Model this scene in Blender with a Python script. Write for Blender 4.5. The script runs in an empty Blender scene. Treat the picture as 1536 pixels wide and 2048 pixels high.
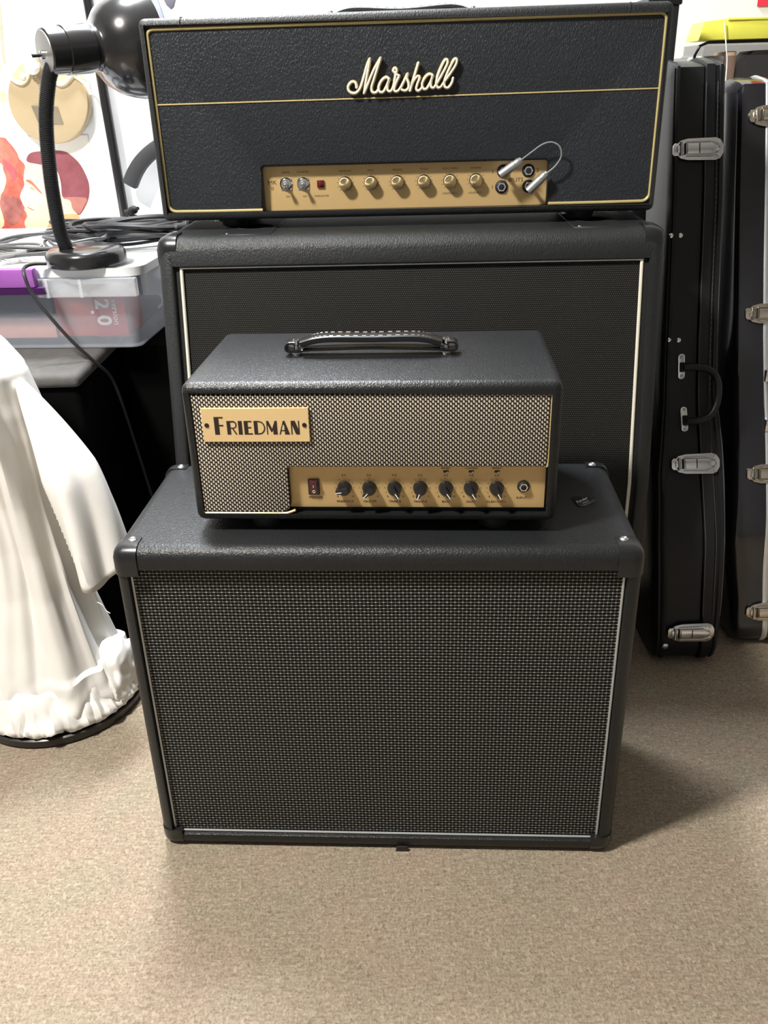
import bpy, bmesh, math, random
from mathutils import Vector, Matrix, noise
random.seed(7)
S = bpy.context.scene
COL = S.collection

# ------------------------------------------------------------------ camera
cd = bpy.data.cameras.new('camera')
cam = bpy.data.objects.new('camera', cd)
COL.objects.link(cam)
S.camera = cam
cd.sensor_fit = 'VERTICAL'; cd.sensor_height = 36.0
cd.lens = 1741.07 / 2048 * 36.0
cd.clip_start = 0.02
PITCH, ROLL = 0.451, 0.0294
fw = Vector((0, math.cos(PITCH), -math.sin(PITCH)))
rt = Vector((1, 0, 0)); dn = fw.cross(rt)
rt2 = rt * math.cos(ROLL) + dn * math.sin(ROLL)
dn2 = -rt * math.sin(ROLL) + dn * math.cos(ROLL)
up2 = -dn2
M = Matrix((( rt2.x, up2.x, -fw.x, 0.0), (rt2.y, up2.y, -fw.y, 0.0), (rt2.z, up2.z, -fw.z, 0.9615), (0, 0, 0, 1)))
cam.matrix_world = M

# ------------------------------------------------------------------ light
w = bpy.data.worlds.new('world'); S.world = w; w.use_nodes = True
w.node_tree.nodes['Background'].inputs[0].default_value = (0.86, 0.93, 1.0, 1)
w.node_tree.nodes['Background'].inputs[1].default_value = 0.05
def area(name, loc, target, size, power, col, sy=None):
    ld = bpy.data.lights.new(name, 'AREA'); ld.energy = power; ld.color = col
    ld.shape = 'RECTANGLE'; ld.size = size; ld.size_y = sy or size
    o = bpy.data.objects.new(name, ld); COL.objects.link(o)
    o.location = loc
    o.rotation_euler = (Vector(target) - Vector(loc)).to_track_quat('-Z', 'Y').to_euler()
    return o
area('ceiling_light_front', (-1.02, 0.36, 2.30), (0.0, 0.95, 0.3), 0.22, 57, (1.0, 0.955, 0.89))
area('ceiling_light_back', (-0.48, 1.84, 2.36), (-0.30, 1.70, 0.5), 0.5, 58, (0.93, 0.96, 1.0), 0.25)
S.view_settings.view_transform = 'Standard'
S.view_settings.look = 'None'
S.view_settings.exposure = 0.55
S.view_settings.gamma = 1.0
S.view_settings.use_curve_mapping = False

# ------------------------------------------------------------------ helpers
class NT:
    def __init__(s, name):
        s.m = bpy.data.materials.new(name); s.m.use_nodes = True
        s.t = s.m.node_tree; s.b = s.t.nodes['Principled BSDF']
        s.co = None
    def n(s, typ, **kw):
        x = s.t.nodes.new(typ)
        for k, v in kw.items(): setattr(x, k, v)
        return x
    def lk(s, a, b): s.t.links.new(a, b)
    def obj(s):
        if s.co is None: s.co = s.n('ShaderNodeTexCoord').outputs['Object']
        return s.co
    def xyz(s):
        q = s.n('ShaderNodeSeparateXYZ'); s.lk(s.obj(), q.inputs[0]); return q.outputs
    def ma(s, op, *a):
        q = s.n('ShaderNodeMath', operation=op)
        for i, v in enumerate(a):
            if isinstance(v, (int, float)): q.inputs[i].default_value = v
            else: s.lk(v, q.inputs[i])
        return q.outputs[0]
    def noise(s, scale, detail=3, rough=0.5, vec=None, dist=0.0):
        q = s.n('ShaderNodeTexNoise'); q.inputs['Scale'].default_value = scale
        q.inputs['Detail'].default_value = detail; q.inputs['Roughness'].default_value = rough
        q.inputs['Distortion'].default_value = dist
        s.lk(vec if vec is not None else s.obj(), q.inputs['Vector']); return q.outputs['Fac']
    def ramp(s, fac, stops):
        q = s.n('ShaderNodeValToRGB'); e = q.color_ramp.elements
        while len(e) < len(stops): e.new(0.5)
        for k, (p, c) in enumerate(stops):
            e[k].position = p; e[k].color = (*c, 1) if len(c) == 3 else c
        s.lk(fac, q.inputs[0]); return q.outputs[0]
    def bump(s, h, strength=0.5, dist=0.001, normal=None):
        q = s.n('ShaderNodeBump'); q.inputs['Strength'].default_value = strength
        q.inputs['Distance'].default_value = dist; s.lk(h, q.inputs['Height'])
        if normal: s.lk(normal, q.inputs['Normal'])
        s.lk(q.outputs[0], s.b.inputs['Normal']); return q.outputs[0]
    def mix(s, f, a, b):
        q = s.n('ShaderNodeMix', data_type='RGBA')
        for i, v in ((0, f), (6, a), (7, b)):
            if isinstance(v, tuple): q.inputs[i].default_value = (*v, 1)
            elif isinstance(v, (int, float)): q.inputs[i].default_value = v
            else: s.lk(v, q.inputs[i])
        return q.outputs[2]
    def base(s, c):
        if isinstance(c, tuple): s.b.inputs['Base Color'].default_value = (*c, 1)
        else: s.lk(c, s.b.inputs['Base Color'])
def plain(name, c, rough=0.5, metal=0.0, grain=0.0, gscale=300, coat=0.0, var=0.0):
    m = NT(name); m.b.inputs['Roughness'].default_value = rough; m.b.inputs['Metallic'].default_value = metal
    m.b.inputs['Coat Weight'].default_value = coat; m.b.inputs['Coat Roughness'].default_value = 0.05
    v = var or 0.06
    f = m.noise(60, 3)
    m.base(m.mix(f, tuple(x * (1 - v) for x in c), tuple(min(1, x * (1 + v)) for x in c)))
    if grain: m.bump(m.noise(gscale, 4, 0.6), grain, 0.0006)
    return m.m
def tolex(name, c, scale=260, strength=0.6, rough=0.42, stretch=(1, 1, 1), dist=0.0012, spec=0.5):
    m = NT(name)
    mp = m.n('ShaderNodeMapping'); mp.inputs['Scale'].default_value = stretch; m.lk(m.obj(), mp.inputs[0])
    v = m.n('ShaderNodeTexVoronoi', feature='DISTANCE_TO_EDGE'); v.inputs['Scale'].default_value = scale
    dv = m.n('ShaderNodeVectorMath', operation='ADD'); m.lk(mp.outputs[0], dv.inputs[0])
    nz = m.n('ShaderNodeTexNoise'); nz.inputs['Scale'].default_value = scale * 0.7; m.lk(mp.outputs[0], nz.inputs['Vector'])
    sc = m.n('ShaderNodeVectorMath', operation='SCALE'); sc.inputs[3].default_value = 1.6 / scale; m.lk(nz.outputs['Color'], sc.inputs[0])
    m.lk(sc.outputs[0], dv.inputs[1]); m.lk(dv.outputs[0], v.inputs['Vector'])
    e = m.ma('MINIMUM', m.ma('MULTIPLY', v.outputs['Distance'], 3.0), 1.0)
    h = m.ma('ADD', e, m.ma('MULTIPLY', m.noise(scale * 2.2, 3, 0.6), 0.6))
    m.bump(h, strength, dist)
    m.base(m.mix(m.noise(9, 4), tuple(x * 0.8 for x in c), tuple(x * 1.25 for x in c)))
    m.b.inputs['Roughness'].default_value = rough
    m.b.inputs['Specular IOR Level'].default_value = spec
    return m.m

def mesh_obj(name, bm, m=None, parent=None, smooth=True):
    me = bpy.data.meshes.new(name); bm.to_mesh(me); bm.free()
    if m: me.materials.append(m)
    if smooth:
        for p in me.polygons: p.use_smooth = True
        try: me.set_sharp_from_angle(angle=math.radians(38))
        except Exception: pass
    o = bpy.data.objects.new(name, me); COL.objects.link(o)
    if parent: o.parent = parent
    return o
def thing(name, label, cat, loc=(0, 0, 0), rz=0, group=None):
    o = bpy.data.objects.new(name, None); COL.objects.link(o); o.empty_display_size = 0.05
    o.location = loc; o.rotation_euler = (0, 0, rz)
    o['label'] = label; o['category'] = cat
    if group: o['group'] = group
    return o
def tag(o, label, cat, group=None):
    o['label'] = label; o['category'] = cat
    if group: o['group'] = group
    return o
def add_box(bm, x0, x1, y0, y1, z0, z1, bev=0.0, seg=2):
    vs = [bm.verts.new(p) for p in ((x0,y0,z0),(x1,y0,z0),(x1,y1,z0),(x0,y1,z0),(x0,y0,z1),(x1,y0,z1),(x1,y1,z1),(x0,y1,z1))]
    fs = [bm.faces.new([vs[i] for i in q]) for q in ((3,2,1,0),(4,5,6,7),(0,1,5,4),(1,2,6,5),(2,3,7,6),(3,0,4,7))]
    if bev:
        es = list({e for f in fs for e in f.edges})
        bmesh.ops.bevel(bm, geom=es, offset=bev, segments=seg, affect='EDGES', profile=0.5)
    return vs
def box(name, x0, x1, y0, y1, z0, z1, m, parent, bev=0.0, seg=2):
    bm = bmesh.new(); add_box(bm, x0, x1, y0, y1, z0, z1, bev, seg); return mesh_obj(name, bm, m, parent)
def frame_axes(d):
    d = d.normalized(); a = Vector((0, 0, 1)) if abs(d.z) < 0.9 else Vector((1, 0, 0))
    u = d.cross(a).normalized(); return u, d.cross(u).normalized()
def add_lathe(bm, origin, axis, prof, seg=24, caps=True):
    """prof: list of (distance along axis, radius)"""
    o = Vector(origin); d = Vector(axis).normalized(); u, v = frame_axes(d)
    rings = []
    for t, r in prof:
        rings.append([bm.verts.new(o + d * t + (u * math.cos(2*math.pi*k/seg) + v * math.sin(2*math.pi*k/seg)) * max(r, 1e-5)) for k in range(seg)])
    for a, b in zip(rings, rings[1:]):
        for k in range(seg):
            bm.faces.new((a[k], a[(k+1) % seg], b[(k+1) % seg], b[k]))
    if caps:
        bm.faces.new(rings[0][::-1]); bm.faces.new(rings[-1])
    bmesh.ops.recalc_face_normals(bm, faces=bm.faces)
def lathe(name, origin, axis, prof, m, parent, seg=24):
    bm = bmesh.new(); add_lathe(bm, origin, axis, prof, seg); return mesh_obj(name, bm, m, parent)
def smooth_path(pts, n=6, closed=False):
    P = [Vector(p) for p in pts]; out = []
    m = len(P); rng = range(m if closed else m - 1)
    for i in rng:
        if closed: p0, p1, p2, p3 = P[(i-1) % m], P[i], P[(i+1) % m], P[(i+2) % m]
        else: p0, p1, p2, p3 = P[max(i-1, 0)], P[i], P[i+1], P[min(i+2, m-1)]
        for k in range(n):
            t = k / n
            out.append(0.5 * ((2*p1) + (-p0+p2)*t + (2*p0-5*p1+4*p2-p3)*t*t + (-p0+3*p1-3*p2+p3)*t**3))
    if not closed: out.append(P[-1])
    return out
def add_tube(bm, pts, r, seg=8, closed=False, flat=None, up=None):
    """sweep a circle (or, with flat=(w,h), a rounded rectangle) along pts"""
    P = [Vector(p) for p in pts]; n = len(P); rings = []
    prev = None
    for i in range(n):
        if closed: d = P[(i+1) % n] - P[i-1]
        else: d = P[min(i+1, n-1)] - P[max(i-1, 0)]
        if d.length < 1e-9: d = Vector((0, 0, 1))
        d.normalize()
        if up is not None:
            v = Vector(up); v = (v - d * v.dot(d)).normalized(); u = d.cross(v)
        elif prev is None: u, v = frame_axes(d)
        else:
            u = prev - d * prev.dot(d); u.normalize(); v = d.cross(u)
        prev = u
        rr = r[i] if isinstance(r, (list, tuple)) else r
        ring = []
        for k in range(seg):
            a = 2*math.pi*(k+0.5)/seg; c, s = math.cos(a), math.sin(a)
            if flat:
                c = math.copysign(abs(c)**0.35, c); s = math.copysign(abs(s)**0.35, s)
                ring.append(bm.verts.new(P[i] + v*c*flat[0]/2 + u*s*flat[1]/2))
            else: ring.append(bm.verts.new(P[i] + (u*c + v*s)*rr))
        rings.append(ring)
    prs = list(zip(rings, rings[1:])) + ([(rings[-1], rings[0])] if closed else [])
    for a, b in prs:
        for k in range(seg): bm.faces.new((a[k], a[(k+1) % seg], b[(k+1) % seg], b[k]))
    if not closed: bm.faces.new(rings[0][::-1]); bm.faces.new(rings[-1])
    bmesh.ops.recalc_face_normals(bm, faces=bm.faces)
def tube(name, pts, r, m, parent, seg=8, closed=False, **k):
    bm = bmesh.new(); add_tube(bm, pts, r, seg, closed, **k); return mesh_obj(name, bm, m, parent)
def add_prism(bm, poly, y0, y1, plane='xz', bev=0.0, seg=2):
    """polygon in (x,z) extruded in y, or (y,z) extruded in x, or (x,y) in z"""
    def P(a, b, c): return (a, c, b) if plane == 'xz' else (c, a, b) if plane == 'yz' else (a, b, c)
    A = [bm.verts.new(P(a, b, y0)) for a, b in poly]; B = [bm.verts.new(P(a, b, y1)) for a, b in poly]
    n = len(poly); fs = [bm.faces.new(A), bm.faces.new(B[::-1])]
    for i in range(n): fs.append(bm.faces.new((A[i], B[i], B[(i+1) % n], A[(i+1) % n])))
    bmesh.ops.recalc_face_normals(bm, faces=fs)
    if bev:
        es = [e for e in list(fs[0].edges) + list(fs[1].edges)]
        bmesh.ops.bevel(bm, geom=es, offset=bev, segments=seg, affect='EDGES', profile=0.5)
def prism(name, poly, y0, y1, m, parent, plane='xz', bev=0.0, seg=2):
    bm = bmesh.new(); add_prism(bm, poly, y0, y1, plane, bev, seg); return mesh_obj(name, bm, m, parent)
def arc(cx, cz, r, a0, a1, n=6):
    return [(cx + r*math.cos(math.radians(a0+(a1-a0)*k/n)), cz + r*math.sin(math.radians(a0+(a1-a0)*k/n))) for k in range(n+1)]
def text_mesh(bm, s, x, z, size, y, align='CENTER', rot=0.0, shear=0.0, depth=0.0001, sx=1.0, facing='front', bold=0.0):
    cu = bpy.data.curves.new('t', 'FONT'); cu.body = s; cu.size = size; cu.align_x = align; cu.align_y = 'CENTER'
    cu.shear = shear; cu.extrude = depth; cu.resolution_u = 3; cu.offset = bold
    o = bpy.data.objects.new('t', cu); COL.objects.link(o)
    dg = bpy.context.evaluated_depsgraph_get(); me = bpy.data.meshes.new_from_object(o.evaluated_get(dg))
    bpy.data.objects.remove(o); bpy.data.curves.remove(cu)
    R = Matrix.Rotation(rot, 4, 'Z') @ Matrix.Diagonal((sx, 1, 1, 1))
    if facing == 'front': T = Matrix.Translation((x, y, z)) @ Matrix.Rotation(math.pi/2, 4, 'X') @ R
    else: T = Matrix.Translation((x, y, z)) @ R
    me.transform(T); bm.from_mesh(me); bpy.data.meshes.remove(me)

# ------------------------------------------------------------------ materials
M_tolexA = tolex('black_vinyl_fine', (0.012, 0.0135, 0.0145), 260, 0.30, 0.42, dist=0.0008, spec=0.4)
M_tolexB = tolex('black_vinyl_worn', (0.016, 0.018, 0.019), 300, 0.32, 0.48, (1, 1, 0.5), dist=0.0009, spec=0.4)
M_tolexC = tolex('black_vinyl_glossy', (0.010, 0.011, 0.012), 330, 0.30, 0.36, dist=0.0008, spec=0.42)
M_levant = tolex('black_levant_vinyl', (0.014, 0.017, 0.022), 400, 0.50, 0.45, (1, 1, 0.38), dist=0.0009, spec=0.4)
M_plast = plain('black_moulded_plastic', (0.012, 0.013, 0.014), 0.28, 0, 0.06, 900)
M_rub = plain('black_rubber', (0.012, 0.013, 0.015), 0.55)
M_black = plain('matt_black_recess', (0.008, 0.008, 0.009), 0.8)
M_chrome = plain('polished_chrome', (0.78, 0.79, 0.80), 0.12, 1.0)
M_screw = plain('dull_steel_screw', (0.45, 0.45, 0.44), 0.35, 0.9)
M_nickel = plain('warm_nickel', (0.72, 0.66, 0.56), 0.2, 1.0)
M_highlight = plain('grey_highlight_line', (0.07, 0.07, 0.075), 0.2)  # lighter grey for the highlight lines modelled on the case lips
M_alu = plain('brushed_aluminium', (0.72, 0.74, 0.76), 0.35, 0.9)
M_gold = plain('gold_panel', (0.60, 0.42, 0.19), 0.42, 0.35, 0.04, 1200, var=0.03)
M_plate = plain('gold_nameplate', (0.80, 0.58, 0.29), 0.5, 0.15, var=0.02)
M_goldpipe = plain('gold_piping', (0.62, 0.50, 0.22), 0.32, 0.35)
M_whitepipe = plain('off_white_piping', (0.74, 0.71, 0.60), 0.5)
M_silverpipe = plain('silver_piping', (0.50, 0.51, 0.51), 0.35, 0.5)
M_ink = plain('dark_panel_ink', (0.05, 0.032, 0.02), 0.6)
M_inkb = plain('black_ink', (0.02, 0.012, 0.01), 0.6)
M_knobgold = plain('spun_gold_knob', (0.80, 0.62, 0.33), 0.30, 1.0)
_t = M_knobgold.node_tree; _b = _t.nodes['Principled BSDF']; _b.inputs['Anisotropic'].default_value = 0.85
_n = _t.nodes.new('ShaderNodeTangent'); _n.direction_type = 'RADIAL'; _n.axis = 'Y'; _t.links.new(_n.outputs[0], _b.inputs['Tangent'])
M_white = plain('white_mark', (0.85, 0.85, 0.83), 0.5)
M_logo = plain('cream_logo_plastic', (0.78, 0.74, 0.62), 0.32)
M_red = plain('dark_red_lens', (0.10, 0.006, 0.010), 0.25, coat=0.5)
M_patch = plain('grey_metal_plug', (0.42, 0.43, 0.44), 0.38, 0.8)
M_wire = plain('grey_wire', (0.20, 0.21, 0.22), 0.5)
M_cable = plain('black_cable', (0.014, 0.014, 0.016), 0.45)
M_enamel = plain('black_enamel', (0.012, 0.012, 0.013), 0.22, coat=0.4)
M_gloss = plain('glossy_black_plastic', (0.012, 0.012, 0.013), 0.26, coat=0.2)
M_casevinyl = plain('black_case_vinyl', (0.011, 0.012, 0.013), 0.40, 0, 0.18, 700); M_casevinyl.node_tree.nodes['Principled BSDF'].inputs['Specular IOR Level'].default_value = 0.3
M_casegloss = plain('glossy_case_shell', (0.012, 0.012, 0.015), 0.16, 0, 0.03, 300, coat=0.4)
M_wall = plain('white_wall_paint', (0.86, 0.86, 0.85), 0.8, 0, 0.1, 200, var=0.01)
M_roomwall = plain('grey_room_wall', (0.32, 0.32, 0.315), 0.8)
M_tray = plain('dark_tray_plastic', (0.02, 0.02, 0.02), 0.35)
M_tan = plain('tan_board', (0.44, 0.34, 0.20), 0.6, var=0.04)
M_tanlabel = plain('faded_label', (0.20, 0.165, 0.11), 0.6, var=0.2)
M_cream = plain('cream_cord', (0.82, 0.74, 0.56), 0.6)
M_purple = plain('purple_plastic', (0.30, 0.085, 0.38), 0.4)
M_purpled = plain('dark_purple_plastic', (0.13, 0.015, 0.20), 0.4)
M_yellow = plain('yellow_plastic', (0.80, 0.78, 0.10), 0.5)
M_redcard = plain('red_card', (0.75, 0.03, 0.07), 0.5)
M_carpetbox = plain('black_carpet_cover', (0.095, 0.092, 0.088), 0.9, 0, 0.6, 500, var=0.3)
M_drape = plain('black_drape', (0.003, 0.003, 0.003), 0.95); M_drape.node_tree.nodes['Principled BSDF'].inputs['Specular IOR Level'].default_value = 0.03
M_bluegrey = plain('blue_grey_plastic', (0.42, 0.45, 0.55), 0.25, 0.2)
M_strapgrey = plain('dark_grey_band', (0.028, 0.029, 0.031), 0.6)

def smooth_mask(m, d, lo, hi):
    q = m.n('ShaderNodeMapRange', interpolation_type='SMOOTHSTEP'); m.lk(d, q.inputs[0])
    q.inputs[1].default_value = lo; q.inputs[2].default_value = hi; q.inputs[3].default_value = 1; q.inputs[4].default_value = 0
    return q.outputs[0]
def mat_carpet():
    m = NT('beige_brown_carpet')
    mp = m.n('ShaderNodeMapping'); mp.inputs['Scale'].default_value = (1, 0.75, 1); m.lk(m.obj(), mp.inputs[0])
    V = mp.outputs[0]
    a = m.noise(300, 3, 0.7, V); b = m.noise(95, 3, 0.6, V, 0.3); c = m.noise(14, 3, 0.5, V); d = m.noise(170, 2, 0.5, V, 0.3)
    rm = m.n('ShaderNodeMapping'); rm.inputs['Rotation'].default_value = (0, 0, 0.5); rm.inputs['Scale'].default_value = (70, 330, 1); m.lk(m.obj(), rm.inputs[0])
    fb = m.noise(1.0, 3, 0.6, rm.outputs[0], 0.8)
    g = m.ma('ADD', m.ma('MULTIPLY', a, 0.6), m.ma('MULTIPLY', fb, 0.4))
    col = m.ramp(g, [(0.37, (0.20, 0.157, 0.11)), (0.5, (0.33, 0.272, 0.198)), (0.63, (0.46, 0.39, 0.295))])
    col = m.mix(m.ma('MULTIPLY', smooth_mask(m, b, 0.34, 0.46), 0.30), col, (0.20, 0.15, 0.105))
    hi = m.ramp(d, [(0.60, (0, 0, 0)), (0.655, (1, 1, 1))])
    col = m.mix(m.ma('MULTIPLY', hi, 0.55), col, (0.55, 0.46, 0.35))
    dk = m.ramp(m.noise(210, 1, 0.4, V, 0.1), [(0.31, (1, 1, 1)), (0.355, (0, 0, 0))])
    col = m.mix(m.ma('MULTIPLY', dk, 0.55), col, (0.13, 0.09, 0.06))
    hue = m.ramp(m.noise(9, 4, 0.65), [(0.40, (0.31, 0.285, 0.195)), (0.60, (0.42, 0.285, 0.22))])
    col = m.mix(0.20, col, hue)
    col = m.mix(0.14, col, (0.02, 0.02, 0.03))
    m.base(col); m.b.inputs['Roughness'].default_value = 0.95
    m.b.inputs['Specular IOR Level'].default_value = 0.1
    m.bump(m.ma('ADD', a, m.ma('MULTIPLY', b, 1.2)), 0.5, 0.0035)
    return m.m
M_carpet = mat_carpet()

def warped(m, amt=0.0006, scale=8):
    nz = m.n('ShaderNodeTexNoise'); nz.inputs['Scale'].default_value = scale; nz.inputs['Detail'].default_value = 1; m.lk(m.obj(), nz.inputs['Vector'])
    sc = m.n('ShaderNodeVectorMath', operation='SCALE'); sc.inputs[3].default_value = amt; m.lk(nz.outputs['Color'], sc.inputs[0])
    ad = m.n('ShaderNodeVectorMath', operation='ADD'); m.lk(m.obj(), ad.inputs[0]); m.lk(sc.outputs[0], ad.inputs[1])
    q = m.n('ShaderNodeSeparateXYZ'); m.lk(ad.outputs[0], q.inputs[0]); return q.outputs
def mat_basket():
    m = NT('basketweave_grille_cloth'); X, Y, Z = warped(m, 0.002, 5)
    cw = 0.00285; Q = 0.0055
    xi = m.ma('DIVIDE', m.ma('ADD', X, 1.0), cw); col = m.ma('FLOOR', xi); fu = m.ma('SUBTRACT', m.ma('FRACT', xi), 0.5)
    odd = m.ma('MULTIPLY', m.ma('MODULO', col, 2.0), 0.5)
    zi = m.ma('ADD', m.ma('DIVIDE', m.ma('ADD', Z, 1.0), Q), odd)
    fv = m.ma('SUBTRACT', m.ma('FRACT', m.ma('ADD', zi, m.ma('MULTIPLY', fu, 0.12))), 0.5)
    a = m.ma('POWER', m.ma('ABSOLUTE', m.ma('DIVIDE', fu, 0.40)), 2.6); b = m.ma('POWER', m.ma('ABSOLUTE', m.ma('DIVIDE', fv, 0.325)), 2.6)
    d = m.ma('ADD', a, b); k = smooth_mask(m, d, 0.55, 1.25)
    # fine dark horizontal thread between the pale stitches
    th = m.ma('MULTIPLY', m.ma('COSINE', m.ma('MULTIPLY', zi, 2*math.pi*3)), 0.5)
    dark = m.mix(m.ma('ADD', th, 0.5), (0.008, 0.006, 0.004), (0.045, 0.035, 0.025))
    m.base(m.mix(k, dark, (0.63, 0.57, 0.48))); m.b.inputs['Roughness'].default_value = 0.6; m.b.inputs['Specular IOR Level'].default_value = 0.15
    m.bump(m.ma('ADD', k, m.ma('MULTIPLY', th, 0.2)), 0.7, 0.0010)
    return m.m
M_basket = mat_basket()
def mat_mesh():
    m = NT('silver_black_grille_cloth'); X, Y, Z = warped(m, 0.003, 4)
    P = 0.00480; Q = 0.00445
    xi = m.ma('DIVIDE', m.ma('ADD', X, 1.0), P); zi = m.ma('DIVIDE', m.ma('ADD', Z, 1.0), Q)
    fx = m.ma('ABSOLUTE', m.ma('SUBTRACT', m.ma('FRACT', xi), 0.5)); fz = m.ma('ABSOLUTE', m.ma('SUBTRACT', m.ma('FRACT', zi), 0.5))
    hz = smooth_mask(m, fz, 0.05, 0.17); vt = smooth_mask(m, fx, 0.03, 0.11)
    alt = m.ma('MODULO', m.ma('ADD', m.ma('FLOOR', xi), m.ma('FLOOR', zi)), 2.0)
    near = smooth_mask(m, fx, 0.10, 0.34)
    br = m.ma('ADD', 0.15, m.ma('MULTIPLY', near, m.ma('ADD', 0.10, m.ma('MULTIPLY', alt, 0.60))))  # thread glints at the crossings are painted into the colour
    h = m.ma('MULTIPLY', hz, br); v = m.ma('MULTIPLY', vt, 0.11)
    tot = m.ma('MAXIMUM', h, v)
    m.base(m.mix(tot, (0.004, 0.004, 0.0035), (0.80, 0.81, 0.77)))
    m.b.inputs['Roughness'].default_value = 0.5; m.b.inputs['Specular IOR Level'].default_value = 0.12
    m.bump(tot, 0.6, 0.0010)
    return m.m
M_mesh = mat_mesh()
def mat_finecloth():
    m = NT('charcoal_grille_cloth'); X, Y, Z = warped(m, 0.003, 4)
    P = 0.0029; Q = 0.0030
    xi = m.ma('DIVIDE', m.ma('ADD', X, 1.0), P); zi = m.ma('DIVIDE', m.ma('ADD', Z, 1.0), Q)
    off = m.ma('MULTIPLY', m.ma('MODULO', m.ma('FLOOR', zi), 2.0), 0.5)
    fx = m.ma('ABSOLUTE', m.ma('SUBTRACT', m.ma('FRACT', m.ma('ADD', xi, off)), 0.5)); fz = m.ma('ABSOLUTE', m.ma('SUBTRACT', m.ma('FRACT', zi), 0.5))
    k = m.ma('MULTIPLY', smooth_mask(m, fx, 0.12, 0.34), smooth_mask(m, fz, 0.14, 0.36))
    worn = m.noise(5, 4, 0.6)
    lt = m.mix(worn, (0.050, 0.051, 0.046), (0.090, 0.091, 0.080))
    m.base(m.mix(k, (0.008, 0.008, 0.0075), lt)); m.b.inputs['Roughness'].default_value = 0.7; m.b.inputs['Specular IOR Level'].default_value = 0.15
    m.bump(k, 0.6, 0.0008)
    return m.m
M_fine = mat_finecloth()
def mat_translucent(name, col, alpha, rough=0.25):
    m = NT(name); m.base(col); m.b.inputs['Roughness'].default_value = rough
    m.b.inputs['Alpha'].default_value = alpha
    return m.m
M_tub = mat_translucent('frosted_clear_plastic', (0.72, 0.80, 0.92), 0.19)
M_lid = mat_translucent('frosted_white_lid', (0.86, 0.88, 0.90), 0.90)
M_rim = mat_translucent('thick_frosted_rim', (0.86, 0.90, 0.95), 0.26)
def mat_cloth():
    m = NT('white_cotton'); m.base(m.mix(m.noise(14, 3), (0.80, 0.78, 0.74), (0.86, 0.85, 0.82)))
    m.b.inputs['Roughness'].default_value = 0.9; m.b.inputs['Specular IOR Level'].default_value = 0.15
    m.bump(m.noise(900, 2), 0.15, 0.0005)
    return m.m
M_cloth = mat_cloth()
M_cream2 = plain('grey_thread', (0.45, 0.44, 0.41), 0.8)

# ------------------------------------------------------------------ room
YAW = -0.053
def structure(o): o['kind'] = 'structure'; return o
bm = bmesh.new(); add_box(bm, -2.6, 2.6, -1.6, 2.32, -0.05, 0.0)
structure(mesh_obj('floor', bm, M_carpet, None, False))
bm = bmesh.new(); add_box(bm, -2.6, 2.6, 0.0, 0.08, 0.0, 2.5)
wb = structure(mesh_obj('wall_back', bm, M_wall, None, False)); wb.location = (0, 2.1, 0); wb.rotation_euler = (0, 0, YAW)
M_ceil = plain('ceiling_paint', (0.58, 0.58, 0.57), 0.9)
for nm, q in (('wall_left', (-2.68, -2.6, -1.6, 2.3, 0.0, 2.45)), ('wall_right', (2.6, 2.68, -1.6, 2.3, 0.0, 2.45)), ('wall_front', (-2.6, 2.6, -1.68, -1.6, 0.0, 2.45)), ('ceiling', (-2.6, 2.6, -1.6, 2.3, 2.45, 2.5))):
    bm = bmesh.new(); add_box(bm, *q); structure(mesh_obj(nm, bm, M_ceil if nm == 'ceiling' else M_roomwall, None, False))
def on_wall(off=0.0):
    """matrix for things hung on the back wall: x along it, y towards the room negative"""
    return Matrix.Translation((0, 2.1, 0)) @ Matrix.Rotation(YAW, 4, 'Z') @ Matrix.Translation((0, -off, 0))

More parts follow.
